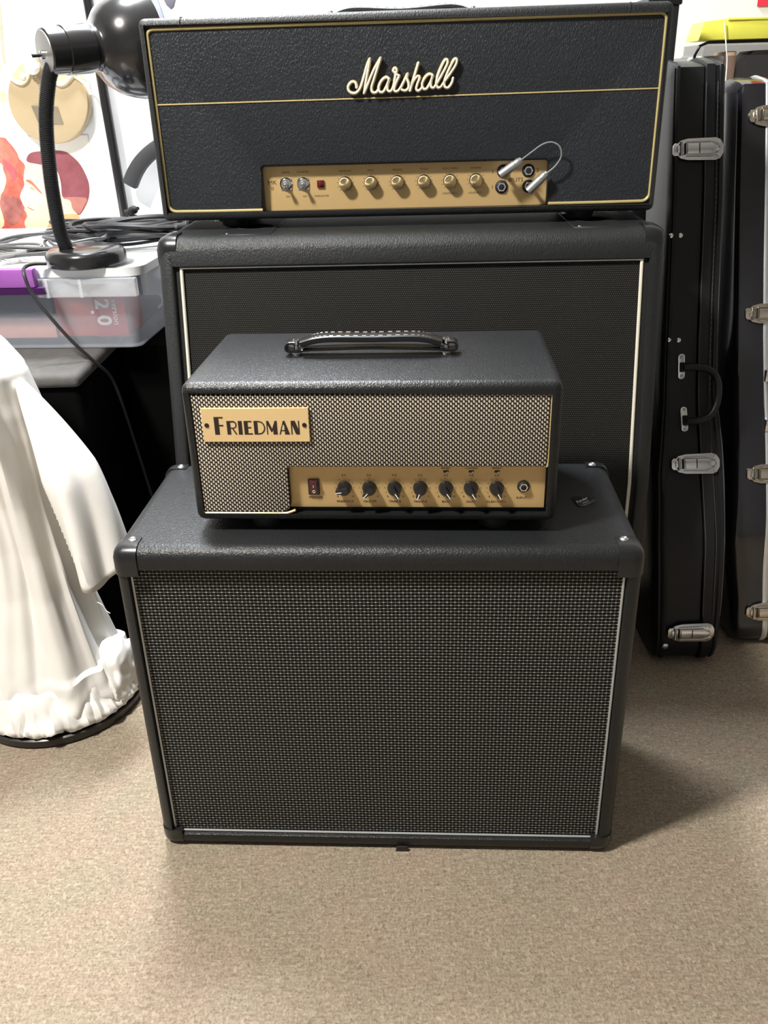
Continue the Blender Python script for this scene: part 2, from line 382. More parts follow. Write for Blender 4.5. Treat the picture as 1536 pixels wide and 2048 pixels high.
# ------------------------------------------------------------------ cabinet shells
def shell(name, w, h, d, inner, rec, m, parent, bev=0.012, seg=4, slant=None):
    """closed box with a recessed front opening; inner=(x0,x1,z0,z1); slant=(zk, s): front leans back above zk"""
    def fy(z): return 0.0 if not slant or z <= slant[0] else (z - slant[0]) * slant[1]
    bm = bmesh.new(); hw = w / 2; x0, x1, z0, z1 = inner
    zs = [0.0, h] if not slant else [0.0, slant[0], h]
    # outer side loops
    def ring(x):
        return [bm.verts.new((x, fy(z), z)) for z in zs] + [bm.verts.new((x, d, h)), bm.verts.new((x, d, 0.0))]
    L, R = ring(-hw), ring(hw); n = len(L); nf = len(zs)
    bm.faces.new(L); bm.faces.new(R[::-1])
    for i in range(nf - 1, n):
        bm.faces.new((L[i], R[i], R[(i+1) % n], L[(i+1) % n]))
    zi = [z0] + zs[1:-1] + [z1]
    IL = [bm.verts.new((x0, fy(z), z)) for z in zi]; IR = [bm.verts.new((x1, fy(z), z)) for z in zi]
    for i in range(len(zi) - 1):
        bm.faces.new((L[i], L[i+1], IL[i+1], IL[i])); bm.faces.new((R[i+1], R[i], IR[i], IR[i+1]))
    bm.faces.new((L[0], IL[0], IR[0], R[0])); bm.faces.new((IL[-1], L[nf-1], R[nf-1], IR[-1]))
    DL = [bm.verts.new((x0, fy(z) + rec, z)) for z in zi]; DR = [bm.verts.new((x1, fy(z) + rec, z)) for z in zi]
    for i in range(len(zi) - 1):
        bm.faces.new((IL[i], IL[i+1], DL[i+1], DL[i])); bm.faces.new((IR[i+1], IR[i], DR[i], DR[i+1]))
        bm.faces.new((DL[i], DL[i+1], DR[i+1], DR[i]))
    bm.faces.new((IL[0], DL[0], DR[0], IR[0])); bm.faces.new((DL[-1], IL[-1], IR[-1], DR[-1]))
    bmesh.ops.recalc_face_normals(bm, faces=bm.faces)
    outer = set(L) | set(R)
    es = [e for e in bm.edges if e.verts[0] in outer and e.verts[1] in outer and not (len(e.link_faces) == 2 and e.link_faces[0].normal.dot(e.link_faces[1].normal) > 0.85)]
    bmesh.ops.bevel(bm, geom=es, offset=bev, segments=seg, affect='EDGES', profile=0.5)
    inn = set(IL) | set(IR)
    es = [e for e in bm.edges if e.verts[0] in inn and e.verts[1] in inn]
    bmesh.ops.bevel(bm, geom=es, offset=0.0025, segments=2, affect='EDGES', profile=0.5)
    return mesh_obj(name, bm, m, parent)
def corner_cap(parent, sx, sz, w, h, d, size, t=0.0012, bev=0.0135, y_front=True, screw='top', yoff=0.0, m=None):
    """moulded corner protector on a cabinet corner; size=(x,y,z)"""
    X = sx * (w / 2 + t); xi = sx * (w / 2 - size[0])
    Z = (h + t) if sz > 0 else -0.0005; zi = (h - size[2]) if sz > 0 else size[2]
    Y, yi = (-t + yoff, size[1] + yoff) if y_front else (d + t, d - size[1])
    bm = bmesh.new()
    vs = add_box(bm, min(X, xi), max(X, xi), min(Y, yi), max(Y, yi), min(Z, zi), max(Z, zi))
    es = []
    for e in bm.edges:
        a, b = e.verts[0].co, e.verts[1].co
        cnt = sum([abs(a.x - X) < 1e-6 and abs(b.x - X) < 1e-6, abs(a.y - Y) < 1e-6 and abs(b.y - Y) < 1e-6, abs(a.z - Z) < 1e-6 and abs(b.z - Z) < 1e-6])
        if cnt >= 2: es.append(e)
    bmesh.ops.bevel(bm, geom=es, offset=bev, segments=5, affect='EDGES', profile=0.5)
    o = mesh_obj('corner_protector', bm, m or M_plast, parent)
    if screw == 'top': lathe('screw', (xi + sx * 0.009, yi - (0.007 if y_front else -0.007), h + t - 0.0005), (0, 0, 1), [(0, 0.0055), (0.0012, 0.0052), (0.0028, 0.003), (0.0022, 0.0012), (0.001, 0.0002)], M_screw, o, 16)
    if screw == 'front': lathe('screw', (xi + sx * 0.010, Y + 0.0006, zi + 0.010), (0, -1, 0), [(0, 0.0055), (0.0015, 0.005), (0.003, 0.002), (0.0032, 0.0003)], M_plast, o, 16)
    return o

# ================================================================== A: 2x12 speaker cabinet
A = thing('speaker_cabinet', 'black vinyl speaker cabinet with silver-threaded grille standing on the carpet in front', 'speaker', (-0.0135, 0.8957, 0), -0.0611)
AW, AD, AH = 0.6304, 0.2692, 0.4788
iA = (-0.2985, 0.2965, 0.0225, 0.4500)
shell('cabinet_shell', AW, AH, AD, iA, 0.012, M_tolexA, A, 0.0165, 6)
box('grille_cloth', iA[0]+0.001, iA[1]-0.001, 0.0085, 0.013, iA[2]+0.001, iA[3]-0.0005, M_mesh, A)
def rrect(x0, x1, z0, z1, r, y, n=5):
    p = arc(x1-r, z1-r, r, 90, 0, n) + arc(x1-r, z0+r, r, 0, -90, n) + arc(x0+r, z0+r, r, -90, -180, n) + arc(x0+r, z1-r, r, 180, 90, n)
    return [(a, y, b) for a, b in p]
tube('silver_piping', rrect(iA[0]+0.0025, iA[1]-0.0025, iA[2]+0.002, iA[3]+0.0005, 0.007, 0.007), 0.0016, M_silverpipe, A, 8, True)
for sx in (-1, 1):
    corner_cap(A, sx, 1, AW, AH, AD, (0.031, 0.031, 0.036), t=0.0016, bev=0.0165)
    corner_cap(A, sx, 1, AW, AH, AD, (0.031, 0.026, 0.034), y_front=False)
    corner_cap(A, sx, -1, AW, AH, AD, (0.030, 0.030, 0.030), t=0.0009, bev=0.0165, screw=None)
prism('brand_tag', [(0.016, 0.0), (0.035, 0.0), (0.033, 0.009), (0.018, 0.009)], -0.003, 0.0, M_plast, A, bev=0.0008)

# guitar pick on top of A
def in_frame(loc, rz, base, brz):
    c, s = math.cos(brz), math.sin(brz); return (base[0] + loc[0]*c - loc[1]*s, base[1] + loc[0]*s + loc[1]*c, loc[2])
ploc = in_frame((0.262, 0.131, AH + 0.0002), 0, (-0.0135, 0.8957), -0.0611)
pick = thing('guitar_pick', 'small black triangular guitar pick with white script lying on the front cabinet', 'guitar pick', ploc, math.radians(38))
pp = []
for k in range(3):
    a = math.radians(90 + 120 * k); c = (0.011 * math.cos(a), 0.011 * math.sin(a))
    pp += [(c[0] + 0.0058 * math.cos(a + math.radians(q)), c[1] + 0.0058 * math.sin(a + math.radians(q))) for q in (-60, -30, 0, 30, 60)]
prism('pick_body', pp, 0, 0.0009, M_gloss, pick, 'xy', 0.0003)
bm = bmesh.new(); text_mesh(bm, 'Fender', 0, 0.002, 0.0075, 0, shear=0.4, facing='front', depth=0.00003)
bmesh.ops.rotate(bm, verts=bm.verts, cent=(0, 0, 0), matrix=Matrix.Rotation(-math.pi/2, 3, 'X')); bmesh.ops.translate(bm, verts=bm.verts, vec=(0, 0.0, 0.00094))
text2 = bmesh.new(); text_mesh(text2, 'MEDIUM', 0, -0.0048, 0.0030, 0, facing='front', depth=0.00003)
bmesh.ops.rotate(text2, verts=text2.verts, cent=(0, 0, 0), matrix=Matrix.Rotation(-math.pi/2, 3, 'X')); bmesh.ops.translate(text2, verts=text2.verts, vec=(0, 0.0, 0.00094))
mt = bpy.data.meshes.new('tmp'); text2.to_mesh(mt); bm.from_mesh(mt); text2.free()
mesh_obj('lettering', bm, M_white, pick, False)

# ================================================================== C: small amp head
CB = (-0.0128, 0.9382)
C = thing('amplifier_head', 'small black amplifier head with salt-and-pepper grille and gold nameplate on the front cabinet', 'amplifier', (CB[0], CB[1], 0.4938), -0.0746)
CW, CD, CH = 0.4334, 0.2339, 0.1741
iC = (-0.2105, 0.2065, 0.0085, 0.1615)
shell('head_shell', CW, CH, CD, iC, 0.016, M_tolexC, C, 0.0105, 5)
NX, NZ = -0.1000, 0.0712       # notch for the control panel
gp = [(iC[0]+0.0038, iC[2]+0.0038), (NX-0.010, iC[2]+0.0038)] + arc(NX-0.010, iC[2]+0.0138, 0.010, -90, 0, 4) + arc(NX+0.004, NZ-0.004, 0.004, 180, 90, 3) + [(iC[1]-0.0036, NZ), (iC[1]-0.0036, iC[3]-0.001), (iC[0]+0.0038, iC[3]-0.001)]
prism('grille_cloth', gp, 0.0015, 0.0158, M_basket, C, bev=0.0022, seg=3)
pts = [(a, 0.0025, b) for a, b in [(NX+0.006, 0.0150), (NX-0.002, 0.0118), (NX-0.012, iC[2]+0.0022)] + [(-0.17, iC[2]+0.0022)] + arc(iC[0]+0.007, iC[2]+0.0072, 0.005, -90, -180, 4) + [(iC[0]+0.002, 0.08), (iC[0]+0.002, iC[3]-0.003)]]
tube('gold_piping', smooth_path(pts, 3), 0.0016, M_goldpipe, C, 8)
tube('gold_piping', smooth_path([(iC[1]-0.002, 0.0025, iC[3]-0.003), (iC[1]-0.002, 0.0025, 0.12), (iC[1]-0.002, 0.0025, 0.078), (iC[1]-0.0045, 0.003, 0.0715)], 3), 0.0014, M_goldpipe, C, 8)
# nameplate
np_ = box('nameplate', -0.1946, -0.0703, -0.0016, 0.0018, 0.1045, 0.1455, M_plate, C, 0.0004, 1)
KX = 0.1243 / 1262
def frd(poly): return [(-0.1946 + x * KX, 0.1138 + z * 0.000103) for x, z in poly]
big, sm = 208, 160
let = [
 [(145,0),(200,0),(200,99),(250,99),(250,115),(200,115),(200,192),(252,192),(252,208),(145,208)],          # F
 [(292,0),(335,0),(335,160),(292,160)], [(335,144),(375,144),(394,128),(394,98),(376,82),(335,82),(335,70),(352,70),(392,0),(410,0),(368,72),(392,78),(408,98),(408,130),(392,153),(372,160),(335,160)],  # R
 [(427,0),(472,0),(472,160),(427,160)],                                                                    # I
 [(496,0),(592,0),(592,14),(541,14),(541,74),(580,74),(580,88),(541,88),(541,146),(588,146),(588,160),(496,160)],  # E
 [(613,0),(656,0),(656,160),(613,160)], [(656,148)] + [(672 + 60*math.cos(math.radians(a)), 80 + 67*math.sin(math.radians(a))) for a in (90,60,30,0,-30,-60,-90)] + [(656,13),(656,0)] + [(672 + 74*math.cos(math.radians(a)), 80 + 80*math.sin(math.radians(a))) for a in (-90,-60,-30,0,30,60,90)] + [(656,160)],  # D
 [(762,0),(774,0),(774,118),(812,30),(826,30),(838,62),(838,0),(886,0),(886,160),(862,160),(826,66),(786,160),(762,160)],  # M
 [(908,0),(921,0),(935,40),(974,40),(974,0),(1032,0),(978,160),(958,160)], # A
 [(1050,0),(1063,0),(1063,112),(1104,0),(1148,0),(1148,160),(1135,160),(1135,60),(1098,160),(1050,160)],   # N
]
for grp in (let[0:1], let[1:3], let[3:4], let[4:5], let[5:7], let[7:8], let[8:9], let[9:10]):
    bm = bmesh.new()
    for q in grp: add_prism(bm, frd(q), -0.0019, -0.0015)
    bmesh.ops.triangulate(bm, faces=[f for f in bm.faces if len(f.verts) > 4])
    mesh_obj('letter', bm, M_inkb, np_, False)
# counter of the letter A
bm = bmesh.new(); add_prism(bm, frd([(939,52),(972,52),(972,100),(958,118)]), -0.00195, -0.0016); mesh_obj('letter_counter', bm, M_plate, np_, False)
for x in (-0.1893, -0.0756):
    lathe('screw', (x, -0.0014, 0.1250), (0, -1, 0), [(0, 0.0028), (0.0008, 0.0026), (0.0014, 0.0014), (0.0010, 0.0004)], M_plast, np_, 12)
# control panel
cp = box('control_panel', NX-0.004, 0.2035, 0.0120, 0.0150, 0.0145, NZ+0.003, M_gold, C, 0.0004, 1)
PY = 0.0118
bm = bmesh.new()
KX_C = [-0.0347, -0.0046, 0.0255, 0.0562, 0.0865, 0.1163, 0.1466]
for x, s in zip(KX_C, ['PRESENCE', 'MASTER', 'TREBLE', 'MIDDLE', 'BASS', 'GAIN', 'CLEAN VOL']): text_mesh(bm, s, x, 0.0222, 0.0036, PY, sx=1.25)
for x in KX_C:
    text_mesh(bm, '5.5', x, 0.0565, 0.0036, PY, sx=1.2)
    text_mesh(bm, '0', x-0.0085, 0.0290, 0.0032, PY); text_mesh(bm, '10', x+0.0095, 0.0290, 0.0032, PY)
    for k in range(-4, 5):
        a = math.radians(90 - k * 30); add_box(bm, x+math.cos(a)*0.0118-0.0004, x+math.cos(a)*0.0118+0.0004, PY-0.0001, PY+0.0002, 0.0403+math.sin(a)*0.0118-0.0004, 0.0403+math.sin(a)*0.0118+0.0004)
for x, s in zip(KX_C[4:], ['BOOST', 'CHANNEL', 'BRIGHT']): text_mesh(bm, s, x, 0.0655, 0.0028, PY, sx=1.2)
text_mesh(bm, 'POWER', -0.0700, 0.0275, 0.0038, PY, sx=1.25); text_mesh(bm, 'INPUT', 0.1765, 0.0275, 0.0036, PY, sx=1.25)
mesh_obj('lettering', bm, M_ink, cp, False)
sw = box('power_switch', -0.0782, -0.0645, 0.0090, 0.0130, 0.0320, 0.0518, M_plast, C, 0.0008)
prism('rocker', [(0.0086, 0.0335), (0.0086, 0.0345), (0.0072, 0.0420), (0.0050, 0.0500), (0.0092, 0.0505), (0.0100, 0.0335)], -0.0755, -0.0672, M_red, sw, 'yz')
bm = bmesh.new(); add_tube(bm, [(-0.0713 + 0.0014*math.cos(a), 0.0076, 0.0368 + 0.0016*math.sin(a)) for a in [k*math.pi/6 for k in range(12)]], 0.0003, 5, True); add_box(bm, -0.0716, -0.0710, 0.0058, 0.0068, 0.0428, 0.0455)
mesh_obj('switch_symbol', bm, M_white, sw, False)
def pointer_knob(parent, x, z, ang, y=PY):
    k = lathe('knob', (x, y, z), (0, -1, 0), [(0, 0.0088), (0.002, 0.0088), (0.003, 0.0080), (0.007, 0.0077), (0.0085, 0.0070), (0.0090, 0.0045)], M_gloss, parent, 28)
    a = math.radians(ang); d = Vector((math.cos(a), 0, math.sin(a))); s = Vector((-d.z, 0, d.x))
    def P(u, v, yy): q = Vector((x, yy, z)) + d*u + s*v; return q
    bm = bmesh.new(); o = [(-0.0060, -0.0046), (0.0078, -0.0034), (0.0098, -0.0022), (0.0098, 0.0022), (0.0078, 0.0034), (-0.0060, 0.0046)]
    lo = [bm.verts.new(P(u, v, y-0.004)) for u, v in o]; hi = [bm.verts.new(P(u*0.95, v*0.72, y-0.0142)) for u, v in o]
    bm.faces.new(lo[::-1]); bm.faces.new(hi)
    for i in range(6): bm.faces.new((lo[i], lo[(i+1) % 6], hi[(i+1) % 6], hi[i]))
    bmesh.ops.recalc_face_normals(bm, faces=bm.faces)
    bmesh.ops.bevel(bm, geom=list(bm.edges), offset=0.0007, segments=2, affect='EDGES')
    mesh_obj('pointer', bm, M_gloss, k)
    bm = bmesh.new()
    q = [P(0.0022, -0.0006, y-0.0145), P(0.0096, -0.0006, y-0.0145), P(0.0102, -0.0006, y-0.0060), P(0.0102, 0.0006, y-0.0060), P(0.0096, 0.0006, y-0.0145), P(0.0022, 0.0006, y-0.0145)]
    v = [bm.verts.new(p) for p in q]; bm.faces.new((v[0], v[1], v[4], v[5])); bm.faces.new((v[1], v[2], v[3], v[4]))
    mesh_obj('pointer_line', bm, M_white, k, False)
for x, a in zip(KX_C, [187, 228, 302, 250, 303, 300, 297]): pointer_knob(C, x, 0.0403, a)
def jack(parent, x, z, y, r=0.0075, m=None):
    j = lathe('input_jack', (x, y, z), (0, -1, 0), [(0, r), (0.0012, r), (0.0018, r*0.72), (0.002, r*0.7)], M_rub, parent, 20)
    bm = bmesh.new(); add_lathe(bm, (x, y-0.0015, z), (0, -1, 0), [(0, r*0.72), (0.0028, r*0.70)], 6)
    mesh_obj('hex_nut', bm, M_chrome, j, False)
    lathe('socket_hole', (x, y-0.0044, z), (0, -1, 0), [(0, r*0.46), (0.0003, r*0.34)], M_black, j, 16)
    return j
jack(C, 0.1780, 0.0425, PY)
for x in KX_C[4:]:
    t = box('mini_toggle', x-0.0032, x+0.0032, PY-0.0006, PY+0.001, 0.0598, 0.0628, M_rub, C, 0.0008)
    lathe('toggle_tip', (x+0.0012, PY-0.0006, 0.0613), (0.2, -1, 0), [(0, 0.0012), (0.0025, 0.0012), (0.003, 0.0005)], M_nickel, t, 10)
# handle
def strap_handle(parent, x0, x1, y, ztop, rise=0.030, wid=0.024, th=0.008, m=None):
    h = tube('handle', smooth_path([(x0-0.001, y, ztop+0.016), (x0-0.010, y, ztop+0.0155), (x0-0.013, y, ztop+0.010), (x0-0.008, y, ztop+0.0055), (x0+0.02, y, ztop+0.0075), ((x0+x1)/2, y, ztop+rise*0.35), (x1-0.02, y, ztop+0.0075), (x1+0.008, y, ztop+0.0055), (x1+0.013, y, ztop+0.010), (x1+0.010, y, ztop+0.0155), (x1+0.001, y, ztop+0.016)], 5), 0.004, m or M_gloss, parent, 12, flat=(wid*0.75, th*0.45), up=(0, 1, 0))
    tube('handle_grip', smooth_path([(x0+0.006, y, ztop+0.0150), (x0+0.035, y, ztop+0.021), ((x0+x1)/2, y, ztop+rise*0.80), (x1-0.035, y, ztop+0.021), (x1-0.006, y, ztop+0.0150)], 6), 0.004, m or M_gloss, h, 12, flat=(wid, th), up=(0, 1, 0))
    bm = bmesh.new()
    for sy in (-1, 1):
        P = smooth_path([(x0+0.014, y, ztop+0.0205), (x0+0.035, y, ztop+0.0252), ((x0+x1)/2, y, ztop+rise*0.80+0.0043), (x1-0.035, y, ztop+0.0252), (x1-0.014, y, ztop+0.0205)], 12)
        for a, b in zip(P[::2], P[1::2]): add_tube(bm, [a + Vector((0, sy*wid*0.36, 0)), b + Vector((0, sy*wid*0.36, 0))], 0.0004, 5)
    mesh_obj('stitching', bm, M_screw, h, False)
    for x in (x0, x1):
        lathe('handle_post', (x, y-0.002, ztop-0.0002), (0, 0, 1), [(0, 0.0055), (0.0015, 0.0062), (0.004, 0.0058), (0.006, 0.0035), (0.012, 0.0032), (0.014, 0.0050), (0.018, 0.0048), (0.021, 0.0034), (0.0215, 0.0005)], M_chrome, parent, 18)
strap_handle(C, -0.0985, 0.0865, 0.1190, CH, 0.026)
for x in (-0.135, 0.145):
    for y in (0.030, 0.20):
        lathe('rubber_foot', (x, y, -0.0148), (0, 0, 1), [(0, 0.0165), (0.002, 0.018), (0.015, 0.019)], M_rub, C, 20)

# ================================================================== B: 4x12 slant cabinet
B0 = (0.0467, 1.3402); SL = 0.1914; BH = 0.77; ZK = 0.39
yk = -(BH - ZK) * SL                     # the lower half's front, in local y, when the top edge is at y=0
bx, by = B0[0] - math.sin(YAW) * yk, B0[1] + math.cos(YAW) * yk
B = thing('speaker_cabinet', 'tall black slanted speaker cabinet with white piping standing behind the small amplifier', 'speaker', (bx, by, 0), YAW)
BW, BD = 0.76, 0.36
iB = (-0.3555, 0.3575, 0.035, 0.7285)
shell('cabinet_shell', BW, BH, BD, iB, 0.020, M_tolexB, B, 0.020, 6, slant=(ZK, SL))
def fyB(z, off=0.0): return (0.0 if z <= ZK else (z - ZK) * SL) + off
for nm, x0, x1, off, m in (('side_fillet', iB[0], -0.345, 0.008, M_black), ('side_fillet', 0.348, iB[1], 0.008, M_black), ('grille_cloth', -0.3425, 0.3455, 0.010, M_fine)):
    poly = [(fyB(0.036, off), 0.036), (fyB(ZK, off), ZK), (fyB(0.728, off), 0.728), (fyB(0.728, 0.0195), 0.728), (fyB(ZK, 0.0195), ZK), (fyB(0.036, 0.0195), 0.036)]
    prism(nm, poly, x0, x1, m, B, 'yz')
for x in (-0.3445, 0.3475):
    tube('white_piping', [(x, fyB(z, 0.0075), z) for z in (0.04, 0.2, ZK, 0.5, 0.6, 0.727)], 0.0027, M_whitepipe, B, 8)
tube('white_piping', [(-0.3445, fyB(0.7262, 0.005), 0.7262), (0.3475, fyB(0.7262, 0.005), 0.7262)], 0.0016, M_silverpipe, B, 8)
ty = (BH - ZK) * SL
for sx in (-1, 1):
    corner_cap(B, sx, 1, BW, BH, BD, (0.031, 0.045, 0.041), t=0.003, bev=0.021, screw='front', yoff=ty-0.0005)
for xa in (-0.285, 0.247):
    pl = box('caster_plate', xa, xa+0.078, ty+0.018, ty+0.190, BH-0.002, BH+0.0010, M_rub, B, 0.001, 1)
    lathe('caster_cup', (xa+0.039, ty+0.10, BH+0.0010), (0, 0, 1), [(0, 0.030), (0.0006, 0.028), (-0.0003, 0.020)], M_black, pl, 20)
    for yy in (ty+0.026,): lathe('screw', (xa+0.010, yy, BH+0.001), (0, 0, 1), [(0, 0.003), (0.001, 0.002)], M_screw, pl, 10)

# ================================================================== D: big amp head
D0 = (0.046, 1.4107)
D = thing('amplifier_head', 'wide black amplifier head with gold piping and white script logo on the slanted cabinet', 'amplifier', (D0[0], D0[1], 0.785), -0.0531)
DW, DD, DH = 0.76, 0.21, 0.2781
iD = (-0.3715, 0.3745, 0.0105, 0.2665)
shell('head_shell', DW, DH, DD, iD, 0.045, M_tolexB, D, 0.009, 3)
px0, px1, pz1 = -0.2195, 0.2175, 0.0757
fp = [(iD[0]+0.0005, iD[2]+0.0005), (px0, iD[2]+0.0005), (px0, pz1-0.006)] + arc(px0+0.006, pz1-0.006, 0.006, 180, 90, 4) + arc(px1-0.006, pz1-0.006, 0.006, 90, 0, 4) + [(px1, iD[2]+0.0005), (iD[1]-0.0005, iD[2]+0.0005), (iD[1]-0.0005, iD[3]-0.0005), (iD[0]+0.0005, iD[3]-0.0005)]
bm = bmesh.new(); add_prism(bm, fp, 0.007, 0.0225, 'xz')
es = [e for e in bm.edges if all(v.co.y < 0.0075 for v in e.verts) and all(px0-0.001 < v.co.x < px1+0.001 for v in e.verts) and max(v.co.z for v in e.verts) < 0.2 and not (abs(e.verts[0].co.z-0.011) < 1e-3 and abs(e.verts[1].co.z-0.011) < 1e-3)]
bmesh.ops.bevel(bm, geom=es, offset=0.0045, segments=4, affect='EDGES', profile=0.5)
mesh_obj('front_board', bm, M_levant, D)
q = [(px0-0.002, 0.0060, iD[2]+0.0030)] + [(a, 0.0060, b) for a, b in [(-0.30, iD[2]+0.0030)] + arc(iD[0]+0.014, iD[2]+0.0150, 0.0115, -90, -180, 5) + [(iD[0]+0.0028, 0.14)] + arc(iD[0]+0.012, iD[3]-0.0115, 0.009, 180, 90, 5) + [(0.0, iD[3]-0.0025)] + arc(iD[1]-0.012, iD[3]-0.0115, 0.009, 90, 0, 5) + [(iD[1]-0.0028, 0.14)] + arc(iD[1]-0.014, iD[2]+0.0150, 0.0115, 0, -90, 5) + [(0.30, iD[2]+0.0030), (px1+0.002, iD[2]+0.0030)]]
tube('gold_piping', q, 0.0024, M_goldpipe, D, 8)
tube('centre_bead', [(iD[0]+0.004, 0.0066, 0.1655), (0.0, 0.0066, 0.1665), (iD[1]-0.004, 0.0066, 0.1685)], 0.0011, M_goldpipe, D, 6)
dp = box('control_panel', px0-0.003, px1+0.003, 0.0225, 0.0255, iD[2]-0.001, pz1+0.004, M_gold, D)
DY = 0.0224
bm = bmesh.new()
KD = [-0.0920, -0.0523, -0.0113, 0.0296, 0.0696, 0.1095]
for x, s in zip(KD, ['PRESENCE', 'BASS', 'MIDDLE', 'TREBLE', 'HIGH TREBLE', 'NORMAL']): text_mesh(bm, s, x, 0.0660, 0.0042, DY)
for x, s in ((KD[4], 'LOUDNESS 1'), (KD[5], 'LOUDNESS 2')): text_mesh(bm, s, x, 0.0300, 0.0040, DY)
for x in KD:
    for k in range(-5, 6):
        a = math.radians(90 - k * 28); add_box(bm, x+math.cos(a)*0.0128-0.0005, x+math.cos(a)*0.0128+0.0005, DY-0.0001, DY+0.0003, 0.0480+math.sin(a)*0.0128-0.0005, 0.0480+math.sin(a)*0.0128+0.0005)
text_mesh(bm, 'MK', -0.2060, 0.0515, 0.0090, DY, sx=1.1); text_mesh(bm, 'II', -0.2065, 0.0428, 0.0080, DY, sx=1.1)
for s, x, z in (('MAINS', -0.1840, 0.0660), ('STANDBY', -0.1575, 0.0660), ('ON', -0.1830, 0.0305), ('ON', -0.1565, 0.0305), ('INDICATOR', -0.1300, 0.0305)): text_mesh(bm, s, x, z, 0.0042, DY)
text_mesh(bm, 'INPUTS', 0.1672, 0.0470, 0.0082, DY, sx=1.1)
for s, x, z in (('1', 0.1350, 0.0590), ('1', 0.1350, 0.0375), ('2', 0.2030, 0.0600), ('2', 0.2030, 0.0375)): text_mesh(bm, s, x, z, 0.0080, DY)
mesh_obj('lettering', bm, M_ink, dp, False)
for x in KD:
    k = lathe('knob', (x, DY, 0.0480), (0, -1, 0), [(0, 0.0106), (0.0015, 0.0106), (0.004, 0.0098), (0.011, 0.0092)], M_gloss, D, 28)
    lathe('gold_cap', (x, DY-0.0110, 0.0480), (0, -1, 0), [(0, 0.0092), (0.0008, 0.0092), (0.0012, 0.0086), (0.0010, 0.0003)], M_knobgold, k, 32)
for x in (-0.1845, -0.1578):
    t = lathe('toggle_switch', (x, DY, 0.0492), (0, -1, 0), [(0, 0.0098), (0.0012, 0.0098), (0.0030, 0.0080), (0.0034, 0.0070)], M_chrome, D, 24)
    for a in (45, 135, 225, 315):
        lathe('washer_tooth', (x+0.0095*math.cos(math.radians(a)), DY-0.0004, 0.0492+0.0095*math.sin(math.radians(a))), (0, -1, 0), [(0, 0.0022), (0.001, 0.002)], M_chrome, t, 8)
    lathe('switch_bushing', (x, DY-0.003, 0.0492), (0, -1, 0), [(0, 0.0052), (0.004, 0.0048), (0.0045, 0.003)], M_screw, t, 18)
    lathe('toggle_lever', (x, DY-0.006, 0.0492), (0, -1, -0.25), [(0, 0.0018), (0.007, 0.0024), (0.012, 0.0034), (0.014, 0.0028), (0.0148, 0.0008)], M_chrome, t, 14)
il = box('indicator_lamp', -0.1362, -0.1250, DY-0.0030, DY+0.001, 0.0428, 0.0538, M_red, D, 0.0009)
lathe('lens_dome', (-0.1306, DY-0.0028, 0.0483), (0, -1, 0), [(0, 0.0042), (0.0016, 0.0034), (0.0024, 0.0012), (0.0025, 0.0002)], M_red, il, 14)
for x, z in ((0.1488, 0.0376), (0.1891, 0.0602), (0.1510, 0.0602), (0.1905, 0.0376)): jack(D, x, z, DY, 0.0098)
# script logo, drawn as swept strokes
def lg(px, py): return (-0.0018 + (px - 785) * 0.000189 + 0, -0.0012, 0.1952 - (py - 582) * 0.000193 + (785 - px) * 0.0000056 * -1 * 1.0)
def lgp(px, py): x, y, z = lg(px, py); return (x, y, z - (px-785)*0.0000052)
strokes = [
 [(436,655),(428,622),(400,616),(374,640),(374,672),(402,692),(436,688),(468,650),(498,575),(522,508),(545,464)],
 [(545,464),(530,530),(508,620),(492,696)],
 [(492,696),(520,640),(560,560),(600,500),(628,461)],
 [(628,461),(604,520),(572,600),(550,660),(560,690),(586,692),(606,672)],
 [(686,604),(664,592),(632,612),(608,652),(612,686),(640,690),(668,652),(690,602)],
 [(690,602),(676,640),(674,676),(694,688),(716,664),(732,610),(738,570),(722,548),(734,532),(748,546),(744,572),(768,584)],
 [(768,584),(750,612),(732,650),(726,680),(744,690),(770,672),(800,626),(832,572)],
 [(832,572),(824,602),(836,634),(836,668),(812,686),(786,680)],
 [(848,688),(872,620),(898,548),(914,502)],
 [(856,662),(880,616),(908,590),(922,602),(906,640),(896,674),(912,690),(938,672)],
 [(1020,588),(996,580),(966,600),(942,640),(948,674),(974,678),(1002,642),(1024,590)],
 [(1024,590),(1010,628),(1010,664),(1030,672),(1056,640),(1096,580),(1132,518),(1134,492),(1116,490),(1090,530),(1062,590),(1050,640),(1062,672),(1086,668)],
 [(1086,668),(1116,628),(1160,576),(1198,524),(1206,492),(1190,486),(1164,520),(1132,580),(1112,632),(1116,668),(1142,674),(1168,646),(1178,612)]]
bm = bmesh.new()
for s in strokes:
    P = smooth_path([lgp(*p) for p in s], 5); add_tube(bm, P, 0.0017, 8)
    for e in (P[0], P[-1]): bmesh.ops.create_uvsphere(bm, u_segments=8, v_segments=6, radius=0.0019, matrix=Matrix.Translation(e))
mesh_obj('script_logo', bm, M_logo, D)
bm = bmesh.new()
for s in strokes:
    P = smooth_path([lgp(*p) for p in s], 5); add_tube(bm, [p + Vector((0, 0.0040, 0)) for p in P], 0.0026, 6)
mesh_obj('logo_backing', bm, M_goldpipe, D)
strap_handle(D, -0.110, 0.105, 0.105, DH-0.012, 0.022, 0.026, 0.006, M_rub)
for x in (-0.275, 0.275):
    for y in (0.045, 0.165):
        f = lathe('rubber_foot', (x, y, -0.0150), (0, 0, 1), [(0.0014, 0.016), (0.003, 0.019), (0.015, 0.023)], M_rub, D, 20)
        lathe('metal_washer', (x-0.026, y-0.004, -0.0060), (0, 0, 1), [(0, 0.006), (0.0062, 0.006)], M_screw, f, 12)
